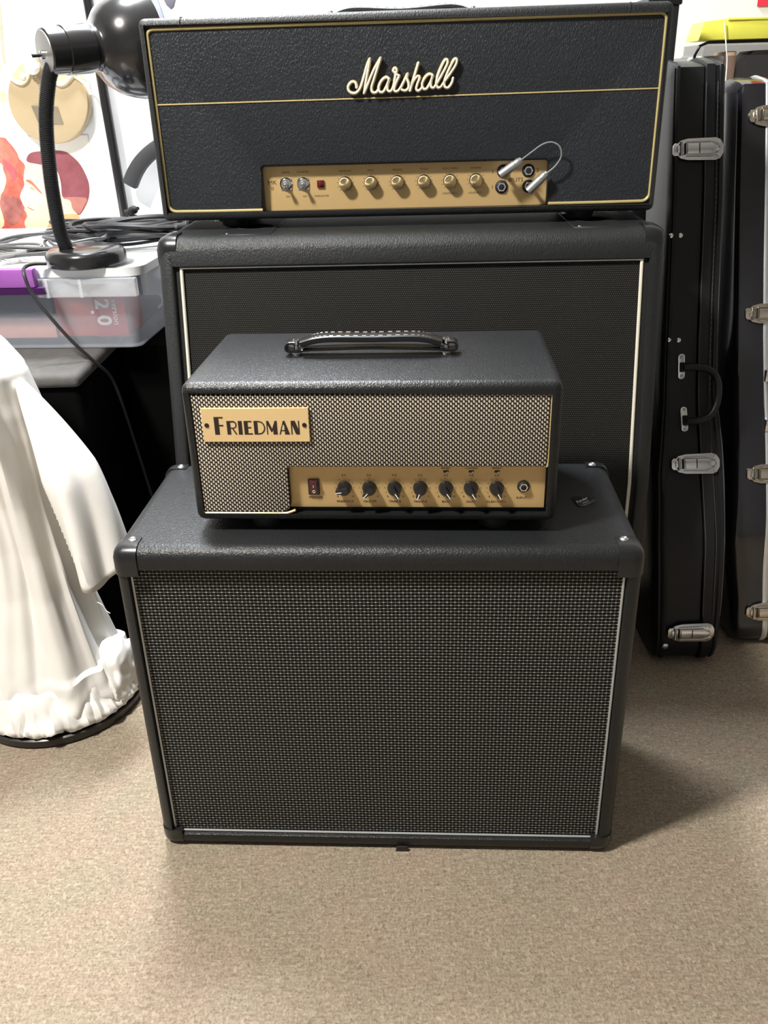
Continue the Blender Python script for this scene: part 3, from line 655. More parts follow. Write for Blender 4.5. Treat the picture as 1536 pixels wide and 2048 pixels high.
for x in (-0.318, 0.318):
    tube('vinyl_seam', [(x, -0.0004, DH-0.012), (x, -0.0006, DH-0.006), (x+0.001, 0.003, DH+0.0001), (x+0.002, 0.012, DH+0.0003)], 0.0006, M_black, D, 5)
# patch cable plugged across two inputs
pc = thing('patch_cable', 'short grey looped patch cable with two metal plugs across the gold panel inputs', 'cable', (D0[0], D0[1], 0.785), -0.0531)
for (a, b) in (((0.1440, 0.0565), (0.1752, 0.0778)), ((0.1868, 0.0328), (0.2140, 0.0585))):
    av, bv = Vector((a[0], -0.004, a[1])), Vector((b[0], -0.006, b[1])); d = (bv-av); Ln = d.length
    pl = lathe('plug', av, d, [(0, 0.0062), (0.0004, 0.0066), (Ln*0.68, 0.0066), (Ln*0.70, 0.0060), (Ln*0.88, 0.0060), (Ln*0.92, 0.0052), (Ln, 0.0046)], M_patch, pc, 24)
    c = av + d * 0.22
    lathe('plug_tip', (c.x, c.y, c.z), (0, 1, 0), [(0, 0.0030), (0.0262, 0.0030)], M_chrome, pl, 12)
tube('wire', smooth_path([(0.1745, -0.006, 0.0773), (0.190, -0.008, 0.0885), (0.205, -0.010, 0.0985), (0.2185, -0.011, 0.1010), (0.2300, -0.011, 0.0945), (0.2330, -0.010, 0.0810), (0.2250, -0.008, 0.0675), (0.2130, -0.006, 0.0577)], 6), 0.0013, M_wire, pc, 8)

# ================================================================== guitar cases
def latch(parent, cx, y, z, tilt, m, s=1.0):
    """drawbolt latch lying on the case edge, long axis along x"""
    L = bpy.data.objects.new('latch', None)
    def T(bm): bmesh.ops.transform(bm, matrix=Matrix.Translation((cx, y, z)) @ Matrix.Rotation(-tilt, 4, 'X') @ Matrix.Diagonal((s, s, s, 1)), verts=bm.verts)
    base = [(-0.042, -0.006), (-0.039, -0.010), (-0.034, -0.010), (-0.030, -0.014), (-0.018, -0.017), (0.028, -0.018), (0.036, -0.015), (0.041, -0.006), (0.041, 0.006), (0.036, 0.015), (0.028, 0.018), (-0.018, 0.017), (-0.030, 0.014), (-0.034, 0.010), (-0.039, 0.010), (-0.042, 0.006)]
    bm = bmesh.new(); add_prism(bm, base, -0.0028, 0.001, bev=0.0008); T(bm); lt = mesh_obj('latch', bm, m, parent)
    lev = [(-0.020, -0.008), (0.020, -0.0085), (0.029, -0.004), (0.031, 0.0), (0.029, 0.004), (0.020, 0.0085), (-0.020, 0.008)]
    bm = bmesh.new(); add_prism(bm, lev, -0.0085, -0.0030, bev=0.0014); T(bm); mesh_obj('latch_lever', bm, m, lt)
    bm = bmesh.new(); add_prism(bm, [(-0.036, -0.005), (-0.020, -0.008), (-0.020, 0.008), (-0.036, 0.005)], -0.0065, -0.0030, bev=0.001); add_tube(bm, [(-0.030, -0.0066, -0.011), (-0.030, -0.0066, 0.011)], 0.0022, 8); T(bm); mesh_obj('latch_hook', bm, m, lt)
    bm = bmesh.new(); add_tube(bm, [(x, -0.006, zz) for x, zz in ((-0.022, 0.011), (0.018, 0.0115), (0.030, 0.008), (0.0345, 0.0), (0.030, -0.008), (0.018, -0.0115), (-0.022, -0.011))], 0.0014, 6); T(bm); mesh_obj('wire_bail', bm, m, lt)
    bm = bmesh.new(); add_box(bm, -0.0245, -0.0225, -0.0090, -0.0030, -0.0085, 0.0085); T(bm); mesh_obj('latch_dark_line', bm, M_black, lt)  # solid black block stands in for the shaded gap at the hook
    bm = bmesh.new(); add_box(bm, -0.0012, 0.0004, -0.0088, -0.0070, -0.0078, 0.0078); T(bm); mesh_obj('latch_dark_line', bm, M_black, lt)  # black line across the lever, added as a stand-in for gap shade
    bm = bmesh.new()
    for x, zz in ((0.033, 0.010), (0.033, -0.010)): add_lathe(bm, (x, -0.003, zz), (0, -1, 0), [(0, 0.0028), (0.001, 0.0024), (0.0016, 0.0008)], 10)
    T(bm); mesh_obj('rivet', bm, m, lt)
    return lt
def outline(fr, bk):
    """side outline of a case as a closed list of (y, z), front up then back down"""
    f = [(p.x, p.y) for p in smooth_path([(y, z, 0) for z, y in fr], 5)]; b = [(p.x, p.y) for p in smooth_path([(y, z, 0) for z, y in bk[::-1]], 5)]
    top = [((f[-1][0]*(1-t)+b[0][0]*t), max(f[-1][1], b[0][1]) + 0.010*math.sin(math.pi*t)) for t in (0.15, 0.5, 0.85)]
    return f + top + b
def case_half(name, OL, xs, xfun, m, parent, round_at):
    """loft the outline across x; xs list of (fraction 0..1, inset)"""
    n = len(OL); c = Vector((sum(p[0] for p in OL)/n, sum(p[1] for p in OL)/n))
    nrm = []
    for i in range(n):
        a, b = Vector(OL[i-1]), Vector(OL[(i+1) % n]); t = (b-a).normalized(); nn = Vector((t.y, -t.x))
        nrm.append(nn)
    # make the normals point inwards
    area2 = sum(OL[i][0]*OL[(i+1) % n][1]-OL[(i+1) % n][0]*OL[i][1] for i in range(n))
    sgn = -1 if area2 > 0 else 1
    bm = bmesh.new(); rings = []
    for f, ins in xs:
        rings.append([bm.verts.new((xfun(OL[i][1], f), OL[i][0] + sgn*nrm[i].x*ins, max(OL[i][1] + sgn*nrm[i].y*ins, 0.0005))) for i in range(n)])
    for a, b in zip(rings, rings[1:]):
        for i in range(n): bm.faces.new((a[i], a[(i+1) % n], b[(i+1) % n], b[i]))
    bm.faces.new(rings[0][::-1]); bm.faces.new(rings[-1])
    bmesh.ops.recalc_face_normals(bm, faces=bm.faces)
    return mesh_obj(name, bm, m, parent)
FR = [(0.001, 1.345), (0.010, 1.316), (0.032, 1.304), (0.06, 1.305), (0.13, 1.318), (0.24, 1.335), (0.33, 1.368), (0.40, 1.402), (0.465, 1.436), (0.55, 1.461), (0.67, 1.493), (0.79, 1.525), (0.90, 1.562), (0.985, 1.588)]
BK = [(0.002, 1.49), (0.10, 1.64), (0.24, 1.70), (0.36, 1.69), (0.48, 1.645), (0.60, 1.63), (0.79, 1.67), (0.90, 1.695), (0.985, 1.71)]
OL1 = outline(FR, BK)
def lerp(z, T):
    if z <= T[0][0]: return T[0][1]
    for (a, b), (c, d) in zip(T, T[1:]):
        if z <= c: return b + (d-b)*(z-a)/(c-a)
    return T[-1][1]
def frontY(z): return lerp(z, FR)
XL = [(0, 0.484), (0.13, 0.479), (0.24, 0.471), (0.35, 0.472), (0.46, 0.487), (0.8, 0.490), (1, 0.493)]
XS = [(0, 0.566), (0.22, 0.558), (0.35, 0.550), (0.55, 0.547), (1, 0.546)]
XR = [(0, 0.598), (0.13, 0.602), (0.24, 0.598), (0.39, 0.595), (0.46, 0.589), (0.55, 0.586), (1, 0.583)]
g1 = thing('guitar_case', 'black vinyl guitar case with chrome latches and a handle standing right of the cabinets', 'guitar case', (0, 0, 0))
case_half('case_body', OL1, [(0, 0.020), (0.02, 0.010), (0.07, 0.004), (0.11, 0.0045), (0.14, 0.0015), (0.22, 0.0), (0.24, 0.003), (0.97, 0.003), (1.0, 0.006)], lambda z, f: lerp(z, XL)*(1-f) + lerp(z, XS)*f, M_casevinyl, g1, 0)
case_half('case_lid', OL1, [(0, 0.003), (0.03, -0.002), (0.40, -0.002), (0.44, 0.001), (0.62, 0.0015), (0.66, -0.001), (0.80, 0.0), (0.88, 0.004), (0.96, 0.010), (1.0, 0.022)], lambda z, f: (lerp(z, XS)+0.0006)*(1-f) + lerp(z, XR)*f, M_casevinyl, g1, 0)
for xo, r_ in ((0.0012, 0.0009), (0.0200, 0.0006)):  # thin grey tubes stand in for the highlights along the seam
    tube('seam_highlight', [(lerp(z, XS)+xo, frontY(z)-0.0022, z) for z in [0.10+0.02*k for k in range(44)]], r_, M_highlight, g1, 6)
tube('edge_highlight', [(lerp(z, XR)-0.006, frontY(z)+0.0015, z) for z in [0.10+0.02*k for k in range(43)]], 0.0012, M_highlight, g1, 6)  # same stand-in highlight down the right edge of the case
def tiltat(z): return math.atan2(frontY(z+0.03)-frontY(z-0.03), 0.06)
bm = bmesh.new()
z = 0.47
while z < 0.95:
    xx = lerp(z, XS) + 0.0205; add_tube(bm, [(xx, frontY(z)-0.0012, z), (xx, frontY(z+0.005)-0.0012, z+0.005)], 0.0006, 5); z += 0.009
mesh_obj('stitching', bm, M_screw, g1, False)
for (x, z) in ((0.535, 0.860), (0.540, 0.367), (0.5435, 0.073)):
    latch(g1, x, frontY(z)-0.004, z, tiltat(z), M_chrome, 1.0)
for (x, z) in ((0.496, 0.729), (0.511, 0.729), (0.498, 0.563), (0.514, 0.562)):
    lathe('rivet', (x, frontY(z)+0.003, z), (0, -1, 0.25), [(0, 0.0042), (0.0015, 0.0038), (0.003, 0.0015), (0.003, 0.0002)], M_chrome, g1, 14)
lathe('rivet', (0.501, frontY(0.044)+0.002, 0.044), (0, -1, 0), [(0, 0.006), (0.003, 0.0055), (0.005, 0.002)], M_chrome, g1, 14)
for (x, z, sgn) in ((0.519, 0.520, 1), (0.524, 0.435, -1)):
    y = frontY(z); pl = [(0.0062*math.cos(math.radians(a)), (0.0155 if math.sin(math.radians(a)) > 0 else -0.0155) + 0.0062*math.sin(math.radians(a))) for a in range(0, 360, 30)]
    bm = bmesh.new(); add_prism(bm, pl, -0.0022, 0.004, bev=0.0006)
    bmesh.ops.transform(bm, matrix=Matrix.Translation((x, y, z)) @ Matrix.Rotation(-tiltat(z), 4, 'X'), verts=bm.verts); hb = mesh_obj('handle_bracket', bm, M_chrome, g1)
    for dz in (-0.0155, 0.0155): lathe('bracket_screw', (x, frontY(z+dz)-0.0022, z+dz), (0, -1, 0.25), [(0, 0.0030), (0.001, 0.0024), (0.0013, 0.0005)], M_screw, hb, 10)
    box('bracket_slot', x-0.0035, x+0.0045, y-0.008, y-0.0010, z-0.008, z+0.008, M_black, hb, 0.001)
hz = [(0.521, 0.521), (0.537, 0.523), (0.555, 0.521), (0.568, 0.512), (0.574, 0.494), (0.573, 0.470), (0.565, 0.452), (0.552, 0.442), (0.538, 0.437), (0.527, 0.435)]
tube('handle', smooth_path([(x, frontY(z)-0.012 - 0.016*math.sin(math.pi*k/9), z) for k, (x, z) in enumerate(hz)], 4), 0.0062, M_casevinyl, g1, 12)

g2 = thing('guitar_case', 'glossy black guitar case with aluminium edge band at the right edge', 'guitar case', (0, 0, 0))
FR2 = [(0.001, 1.395), (0.010, 1.368), (0.032, 1.356), (0.07, 1.364), (0.15, 1.382), (0.24, 1.396), (0.36, 1.444), (0.46, 1.486), (0.55, 1.515), (0.67, 1.553), (0.79, 1.588), (0.90, 1.622), (0.955, 1.640)]
BK2 = [(z, y+0.05) for z, y in BK[:-1]] + [(0.955, 1.76)]
OL2 = outline(FR2, BK2)
XA = [(0, 0.648), (0.10, 0.644), (0.20, 0.628), (0.24, 0.628), (0.36, 0.634), (0.53, 0.634), (0.78, 0.628), (1, 0.626)]
XB = [(0, 0.700), (0.2, 0.688), (0.43, 0.686), (0.55, 0.680), (1, 0.668)]
XC = [(0, 0.760), (0.25, 0.765), (0.5, 0.745), (1, 0.735)]
case_half('case_body', OL2, [(0, 0.016), (0.03, 0.008), (0.10, 0.002), (0.2, 0.0), (1.0, 0.0)], lambda z, f: lerp(z, XA)*(1-f) + lerp(z, XB)*f, M_casegloss, g2, 0)
case_half('edge_band', OL2, [(0, -0.0015), (0.3, -0.003), (0.7, -0.003), (1.0, -0.0015)], lambda z, f: lerp(z, XB)+0.0003+0.010*f, M_alu, g2, 0)
case_half('case_lid', OL2, [(0, 0.0), (0.8, 0.0), (0.9, 0.002), (0.97, 0.008), (1.0, 0.016)], lambda z, f: (lerp(z, XB)+0.0106)*(1-f) + lerp(z, XC)*f, M_casegloss, g2, 0)
for (x, z) in ((0.683, 0.905), (0.688, 0.590), (0.694, 0.325), (0.706, 0.075)):
    y = lerp(z, FR2); latch(g2, x, y-0.004, z, math.atan2(lerp(z+0.03, FR2)-lerp(z-0.03, FR2), 0.06), M_nickel, 1.0)
for z, yy in ((0.487, 0), (0.405, 0)):
    box('handle_bracket', 0.684, 0.706, lerp(z, FR2)-0.010, lerp(z, FR2)+0.004, z-0.011, z+0.011, M_chrome, g2, 0.002)
tube('handle', smooth_path([(0.697, lerp(0.487, FR2)-0.012, 0.487), (0.712, lerp(0.48, FR2)-0.03, 0.480), (0.716, lerp(0.446, FR2)-0.034, 0.446), (0.712, lerp(0.41, FR2)-0.03, 0.412), (0.697, lerp(0.405, FR2)-0.012, 0.405)], 5), 0.008, M_rub, g2, 10)

# ================================================================== behind on the right
t = thing('equipment_case', 'tall dark case standing behind the wide amplifier head and the guitar case', 'case', (0, 0, 0))
box('case_body', 0.500, 0.5575, 1.790, 1.900, 0.002, 1.100, M_tolexB, t, 0.008, 3)
box('case_edge', 0.498, 0.5595, 1.786, 1.800, 1.085, 1.102, M_plast, t, 0.003)
t = thing('storage_box', 'large plain black box under the glossy bin at the back wall', 'box', (0, 0, 0))
box('box_body', 0.60, 1.02, 1.86, 2.03, 0.001, 0.84, M_carpetbox, t, 0.006)
box('box_lid', 0.595, 1.025, 1.855, 2.032, 0.8405, 0.858, M_plast, t, 0.003)
t = thing('storage_bin', 'smoky glossy bin with rounded corners under the yellow tray', 'bin', (0, 0, 0))
M_smoke = mat_translucent('smoky_clear_plastic', (0.10, 0.10, 0.10), 0.42, 0.12)
bm = bmesh.new(); add_box(bm, 0.628, 1.00, 1.890, 2.035, 0.859, 1.026)
es = [e for e in bm.edges if abs(e.verts[0].co.y-1.89) < 1e-6 and abs(e.verts[1].co.y-1.89) < 1e-6 and (abs(e.verts[0].co.x-e.verts[1].co.x) < 1e-6 or e.verts[0].co.z > 1)] + [e for e in bm.edges if all(abs(v.co.x-0.628) < 1e-6 and v.co.z > 1 for v in e.verts)]
bmesh.ops.bevel(bm, geom=es, offset=0.022, segments=5, affect='EDGES'); mesh_obj('bin_body', bm, M_smoke, t)
tube('bin_rim', [(0.6265, 1.892, 0.87), (0.6265, 1.892, 1.006), (0.634, 1.890, 1.022), (0.648, 1.888, 1.0275), (0.80, 1.888, 1.0275), (1.0, 1.888, 1.0275)], 0.0028, M_plast, t, 8)
box('white_contents', 0.640, 0.690, 1.905, 1.98, 0.862, 1.005, M_white, t, 0.004)
M_peach = plain('peach_paper', (0.62, 0.40, 0.30), 0.6)
box('peach_contents', 0.692, 0.712, 1.900, 1.98, 0.862, 1.012, M_peach, t, 0.004)
bm = bmesh.new(); add_prism(bm, [(0.7145, 0.865), (0.99, 0.865), (0.99, 1.015), (0.745, 1.012), (0.7145, 0.975)], 1.897, 1.98, bev=0.004); mesh_obj('black_contents', bm, M_black, t)
t = thing('plastic_tray', 'bright yellow shallow tray lying on the smoky bin at the top right', 'tray', (0, 0, 0))
bm = bmesh.new(); add_prism(bm, [(0.624, 1.0306), (1.01, 1.0306), (1.01, 1.070), (0.672, 1.066), (0.632, 1.062)], 1.875, 1.95, bev=0.003); mesh_obj('tray_body', bm, M_yellow, t)
box('tray_lip', 0.676, 1.01, 1.872, 1.8745, 1.0630, 1.0670, M_yellow, t, 0.0006)
c = tube('string', smooth_path([(0.668, 1.868, 1.060), (0.673, 1.868, 1.036), (0.677, 1.866, 1.015), (0.683, 1.868, 0.985), (0.686, 1.868, 0.90)], 4), 0.0012, M_white, None, 6)
tag(c, 'thin white string hanging down over the yellow tray', 'string')
bm = bmesh.new(); add_box(bm, 0.799, 0.98, -0.0035, -0.001, 1.096, 1.30, 0.0005, 1)
rc = mesh_obj('red_card', bm, M_redcard, None); rc.matrix_world = on_wall(); tag(rc, 'red card on the white wall at the top right corner', 'card')

# ================================================================== wall things on the left
bm = bmesh.new(); add_box(bm, -1.02, -0.640, -0.0015, -0.0005, 0.60, 0.889)
poster = thing('wall_poster', 'faded cream poster of a red-haired woman facing a dark-haired man', 'poster'); poster.matrix_world = on_wall()
M_paper = plain('cream_poster_paper', (0.88, 0.83, 0.74), 0.6, var=0.02)
mesh_obj('poster_sheet', bm, M_paper, poster, False)
def printed(name, pts, col, k, var=0.12, smooth=True):
    P = [(p.x, p.y) for p in smooth_path([(a, b, 0) for a, b in pts], 4, True)] if smooth else pts
    nt = NT(name + '_ink'); nt.b.inputs['Roughness'].default_value = 0.6
    f = nt.noise(22, 3, 0.6); nt.base(nt.mix(nt.ramp(f, [(0.35, (0, 0, 0)), (0.65, (1, 1, 1))]), tuple(x*(1-var) for x in col), tuple(min(1, x*(1+var)+var*0.15) for x in col)))
    bm = bmesh.new(); add_prism(bm, P, -0.0017-0.00012*k, -0.0015); bmesh.ops.triangulate(bm, faces=[f for f in bm.faces if len(f.verts) > 4])
    return mesh_obj(name, bm, nt.m, poster, False)
RED = (0.62, 0.10, 0.06); MAR = (0.24, 0.055, 0.07)
printed('printed_hair', [(-0.999,0.895),(-0.841,0.889),(-0.823,0.879),(-0.809,0.857),(-0.806,0.843),(-0.796,0.829),(-0.802,0.807),(-0.806,0.784),(-0.821,0.765),(-0.819,0.748),(-0.814,0.725),(-0.823,0.66),(-0.999,0.66)][1:-1] + [(-0.93,0.66),(-0.93,0.88)], RED, 1, 0.35)
printed('printed_face', [(-0.905,0.834),(-0.853,0.836),(-0.848,0.819),(-0.846,0.799),(-0.857,0.777),(-0.866,0.766),(-0.872,0.743),(-0.873,0.70),(-0.905,0.70)], (0.86, 0.62, 0.40), 2, 0.1)
printed('printed_hair', [(-0.867,0.76),(-0.847,0.766),(-0.825,0.756),(-0.82,0.736),(-0.825,0.719),(-0.849,0.700),(-0.866,0.710),(-0.873,0.74)], (0.34, 0.10, 0.08), 3, 0.3)
printed('printed_hair', [(-0.845,0.844),(-0.834,0.838),(-0.822,0.824),(-0.819,0.81),(-0.828,0.796),(-0.834,0.81),(-0.841,0.824)], (0.40, 0.07, 0.08), 3, 0.2)
printed('printed_face', [(-0.788,0.834),(-0.749,0.828),(-0.740,0.797),(-0.720,0.760),(-0.708,0.750),(-0.700,0.734),(-0.700,0.71),(-0.70,0.66),(-0.80,0.66),(-0.823,0.700),(-0.813,0.720),(-0.817,0.734),(-0.812,0.742),(-0.821,0.763),(-0.806,0.787),(-0.804,0.804)], (0.90, 0.70, 0.46), 4, 0.1)
printed('printed_hair', [(-0.789,0.837),(-0.785,0.849),(-0.773,0.856),(-0.749,0.858),(-0.716,0.858),(-0.693,0.853),(-0.672,0.834),(-0.661,0.812),(-0.655,0.787),(-0.659,0.761),(-0.671,0.739),(-0.69,0.719),(-0.7,0.731),(-0.704,0.745),(-0.711,0.754),(-0.722,0.761),(-0.72,0.791),(-0.724,0.816),(-0.74,0.825),(-0.749,0.828),(-0.766,0.831)], MAR, 5, 0.12)
printed('printed_hair', [(-0.720,0.758),(-0.667,0.756),(-0.677,0.736),(-0.69,0.721),(-0.703,0.733),(-0.705,0.748)], (0.44, 0.17, 0.13), 6, 0.1)
printed('printed_brow', [(-0.801,0.797),(-0.789,0.797),(-0.776,0.781),(-0.767,0.767),(-0.775,0.772),(-0.786,0.785)], (0.45, 0.16, 0.08), 5)
printed('printed_eye', [(-0.795,0.781),(-0.789,0.783),(-0.783,0.776),(-0.789,0.776)], (0.40, 0.35, 0.18), 5)
printed('printed_mouth', [(-0.812,0.741),(-0.800,0.736),(-0.792,0.731),(-0.802,0.733)], (0.55, 0.25, 0.12), 5)
printed('printed_ear', [(-0.717,0.754),(-0.706,0.751),(-0.704,0.742),(-0.712,0.728),(-0.719,0.723),(-0.72,0.74)], (0.88, 0.62, 0.42), 7, 0.05)
printed('printed_neck', [(-0.773,0.69),(-0.749,0.715),(-0.718,0.722),(-0.693,0.719),(-0.690,0.700),(-0.69,0.67),(-0.77,0.67)], (0.86, 0.42, 0.20), 6, 0.1)
poster2 = thing('wall_poster', 'faded orange blotched poster strip at the left edge above the two faces', 'poster'); poster2.matrix_world = on_wall()
bm = bmesh.new(); add_box(bm, -1.02, -0.806, -0.0012, -0.0004, 0.925, 1.30); mesh_obj('poster_sheet', bm, M_paper, poster2, False)
bm = bmesh.new()
for cx, cz, r in ((-0.812, 1.03, 0.016), (-0.818, 0.972, 0.016), (-0.835, 1.06, 0.02), (-0.84, 0.985, 0.02)):
    add_prism(bm, [(min(cx + r*(1+0.2*math.sin(3*a))*math.cos(a), -0.8065), cz + r*0.8*math.sin(a)) for a in [k*math.pi/6 for k in range(12)]], -0.0016, -0.0013)
mesh_obj('printed_blotch', bm, plain('faded_orange_ink', (0.80, 0.50, 0.32), 0.6, var=0.1), poster2, False)

disc = thing('hanging_disc', 'round tan disc with dark label hanging on the wall behind the lamp', 'wall ornament'); disc.matrix_world = on_wall(0.022)
bm = bmesh.new(); add_prism(bm, [(-0.704+0.0885*math.cos(a)*(1+0.02*math.sin(2*a)), 0.960+0.0865*math.sin(a)) for a in [k*math.pi/24 for k in range(48)]], -0.012, 0.018, bev=0.004); mesh_obj('disc_board', bm, M_tan, disc)
bm = bmesh.new(); add_prism(bm, [(-0.742, 0.951), (-0.684, 0.948), (-0.678, 0.913), (-0.732, 0.913)], -0.0135, -0.0118); mesh_obj('label', bm, M_tanlabel, disc)
tube('cord', smooth_path([(-0.785, -0.016, 1.030), (-0.778, -0.018, 1.012), (-0.764, -0.018, 0.999), (-0.750, -0.018, 0.997), (-0.737, -0.018, 1.008), (-0.724, -0.020, 1.036), (-0.706, -0.020, 1.046), (-0.694, -0.018, 1.032), (-0.688, -0.018, 1.006), (-0.672, -0.018, 0.992), (-0.655, -0.018, 0.996), (-0.640, -0.018, 1.008), (-0.625, -0.016, 1.014)], 5), 0.0042, M_cream, disc, 8)
tube('cord', smooth_path([(-0.634, -0.016, 1.006), (-0.622, -0.016, 0.997), (-0.612, -0.016, 0.988), (-0.606, -0.014, 0.970)], 4), 0.0035, M_cream, disc, 8)
bm = bmesh.new(); bmesh.ops.create_uvsphere(bm, u_segments=20, v_segments=14, radius=0.0155, matrix=Matrix.Translation((-0.718, -0.030, 1.026))); mesh_obj('white_knob', bm, M_white, disc)
bm = bmesh.new(); bmesh.ops.create_uvsphere(bm, u_segments=14, v_segments=10, radius=0.0075, matrix=Matrix.Translation((-0.745, -0.022, 1.009))); mesh_obj('small_bead', bm, M_cream, disc)
bm = bmesh.new()
for k in range(12):
    for sx in (0, 1):
        bmesh.ops.create_icosphere(bm, subdivisions=1, radius=0.0016, matrix=Matrix.Translation((-0.720+0.0010*k+sx*0.008*math.sin(k/11*math.pi), -0.022, 1.010-0.0042*k)))
mesh_obj('bead_chain', bm, M_nickel, disc)
tube('hanging_cord', smooth_path([(-0.772, 0.0, 1.34), (-0.773, 0.0, 1.25), (-0.774, -0.004, 1.15), (-0.780, -0.010, 1.08), (-0.783, -0.014, 1.034)], 4), 0.0030, plain('brown_cord', (0.40, 0.33, 0.24), 0.7), disc, 8)
c = tube('thin_cable', smooth_path([(-0.665, -0.012, 1.32), (-0.652, -0.012, 1.20), (-0.645, -0.012, 1.147), (-0.635, -0.012, 1.106), (-0.622, -0.012, 1.05), (-0.618, -0.012, 0.98)], 4), 0.0018, plain('pale_cable', (0.62, 0.62, 0.62), 0.5), None, 6); c.matrix_world = on_wall(); tag(c, 'thin pale grey cable on the wall behind the lamp', 'cable')
# leaning stand pole
sp = thing('stand_pole', 'slim black metal pole leaning behind the desk lamp', 'stand'); sp.matrix_world = on_wall(0.028)
tube('pole', [(-0.5535, 0.0, 0.012), (-0.5740, 0, 0.72), (-0.5838, 0, 1.142), (-0.588, 0, 1.32)], 0.0108, M_enamel, sp, 16)
lathe('pole_base', (-0.5535, 0, 0.001), (0, 0, 1), [(0, 0.026), (0.008, 0.026), (0.014, 0.02), (0.03, 0.014)], M_rub, sp, 24)
# curved grey band
bd = [(-0.546, 0.786), (-0.530, 0.812), (-0.512, 0.833), (-0.488, 0.852), (-0.462, 0.866), (-0.43, 0.877)]
c = tube('curved_band', smooth_path([(x, -0.045, z) for x, z in bd], 5), 0.01, M_strapgrey, None, 12, flat=(0.030, 0.032), up=(0, 1, 0)); c.matrix_world = on_wall(); tag(c, 'dark grey curved band against the wall left of the wide amplifier head', 'strap')
sl = thing('plastic_sleeve', 'pale blue-grey ribbed plastic sleeve between the lamp shade and the wide amplifier head', 'sleeve'); sl.matrix_world = on_wall(0.05)
for x0, r, m in ((-0.462, 0.016, M_bluegrey), (-0.436, 0.010, M_bluegrey), (-0.420, 0.006, M_white)):
    tube('rib', smooth_path([(x0-0.03, 0, 1.24), (x0-0.014, 0, 1.17), (x0+0.004, 0, 1.11), (x0+0.014, 0, 1.04), (x0+0.02, 0, 0.95)], 4), r, m, sl, 10)
prism('dark_clip', [(-0.425, 1.16), (-0.383, 1.16), (-0.398, 1.126), (-0.404, 1.122), (-0.412, 1.130)], -0.012, -0.002, plain('slate_clip', (0.16, 0.16, 0.20), 0.4), sl, bev=0.002)

# ================================================================== left: black boxes, tote, lamp, cables
bxt = thing('storage_box', 'low black carpet-covered box with draped front under the clear tote', 'box')
box('box_top', -1.10, -0.502, 1.408, 2.05, 0.526, 0.550, M_carpetbox, bxt, 0.010, 4)
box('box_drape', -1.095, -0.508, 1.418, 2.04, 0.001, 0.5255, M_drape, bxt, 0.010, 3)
t = thing('gap_filler_box', 'added black box darkening the gap between the clear tote and the slanted cabinet', 'box')  # black filler added so that the gap beside the tote stays dark
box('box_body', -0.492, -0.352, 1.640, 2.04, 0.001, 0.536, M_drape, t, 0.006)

tote = thing('storage_tote', 'clear plastic tote with frosted lid and purple latch standing on the black box', 'storage box', (-0.435, 1.565, 0.551), -0.075)
# local: x to the left is negative, y away; front right bottom corner near the origin
TW, TD, TH = 0.60, 0.46, 0.134
def frustum(bm, b, t_, z0, z1, r0, r1, n=5, cap_top=False, cap_bot=True):
    def ring(q, z, r):
        x0, x1, y0, y1 = q
        P = arc(x1-r, y1-r, r, 90, 0, n) + arc(x1-r, y0+r, r, 0, -90, n) + arc(x0+r, y0+r, r, -90, -180, n) + arc(x0+r, y1-r, r, 180, 90, n)
        return [bm.verts.new((a, c_, z)) for a, c_ in P]
    A_, B_ = ring(b, z0, r0), ring(t_, z1, r1); m_ = len(A_)
    for i in range(m_): bm.faces.new((A_[i], A_[(i+1) % m_], B_[(i+1) % m_], B_[i]))
    if cap_bot: bm.faces.new(A_)
    if cap_top: bm.faces.new(B_[::-1])
    return A_, B_
bm = bmesh.new(); frustum(bm, (-TW, 0.0, 0.0, TD), (-TW-0.022, 0.022, -0.022, TD+0.02), 0.001, TH, 0.018, 0.026)
bmesh.ops.recalc_face_normals(bm, faces=bm.faces)
tub = mesh_obj('tub', bm, M_tub, tote)
sm_ = tub.modifiers.new('wall_thickness', 'SOLIDIFY'); sm_.thickness = 0.0022
bm = bmesh.new(); frustum(bm, (-TW-0.03, 0.030, -0.030, TD+0.028), (-TW-0.032, 0.032, -0.032, TD+0.03), TH-0.001, TH+0.014, 0.030, 0.034, cap_top=True)
bmesh.ops.recalc_face_normals(bm, faces=bm.faces)
top = [f for f in bm.faces if len(f.verts) > 4 and f.calc_center_median().z > TH+0.01]
bmesh.ops.inset_region(bm, faces=top, thickness=0.012); bmesh.ops.translate(bm, verts=top[0].verts, vec=(0, 0, -0.0025))
mesh_obj('lid', bm, M_lid, tote)
# front rim under the lid, with ribs, right of the latch
rim = box('rim', -0.155, 0.022, -0.040, -0.024, TH-0.034, TH-0.002, M_rim, tote, 0.003)
for x in (-0.135, -0.075): box('rib', x-0.003, x+0.003, -0.0425, -0.0395, TH-0.034, TH-0.002, M_rim, rim, 0.0008)
lat = box('latch', -0.40, -0.150, -0.052, -0.034, TH-0.014, TH+0.018, M_purple, tote, 0.003)
bm = bmesh.new(); add_prism(bm, [(-0.0515, TH-0.0145), (-0.034, TH-0.0145), (-0.028, TH-0.028), (-0.040, TH-0.028)], -0.385, -0.138, 'yz', 0.001); mesh_obj('latch_flap', bm, M_purpled, lat)
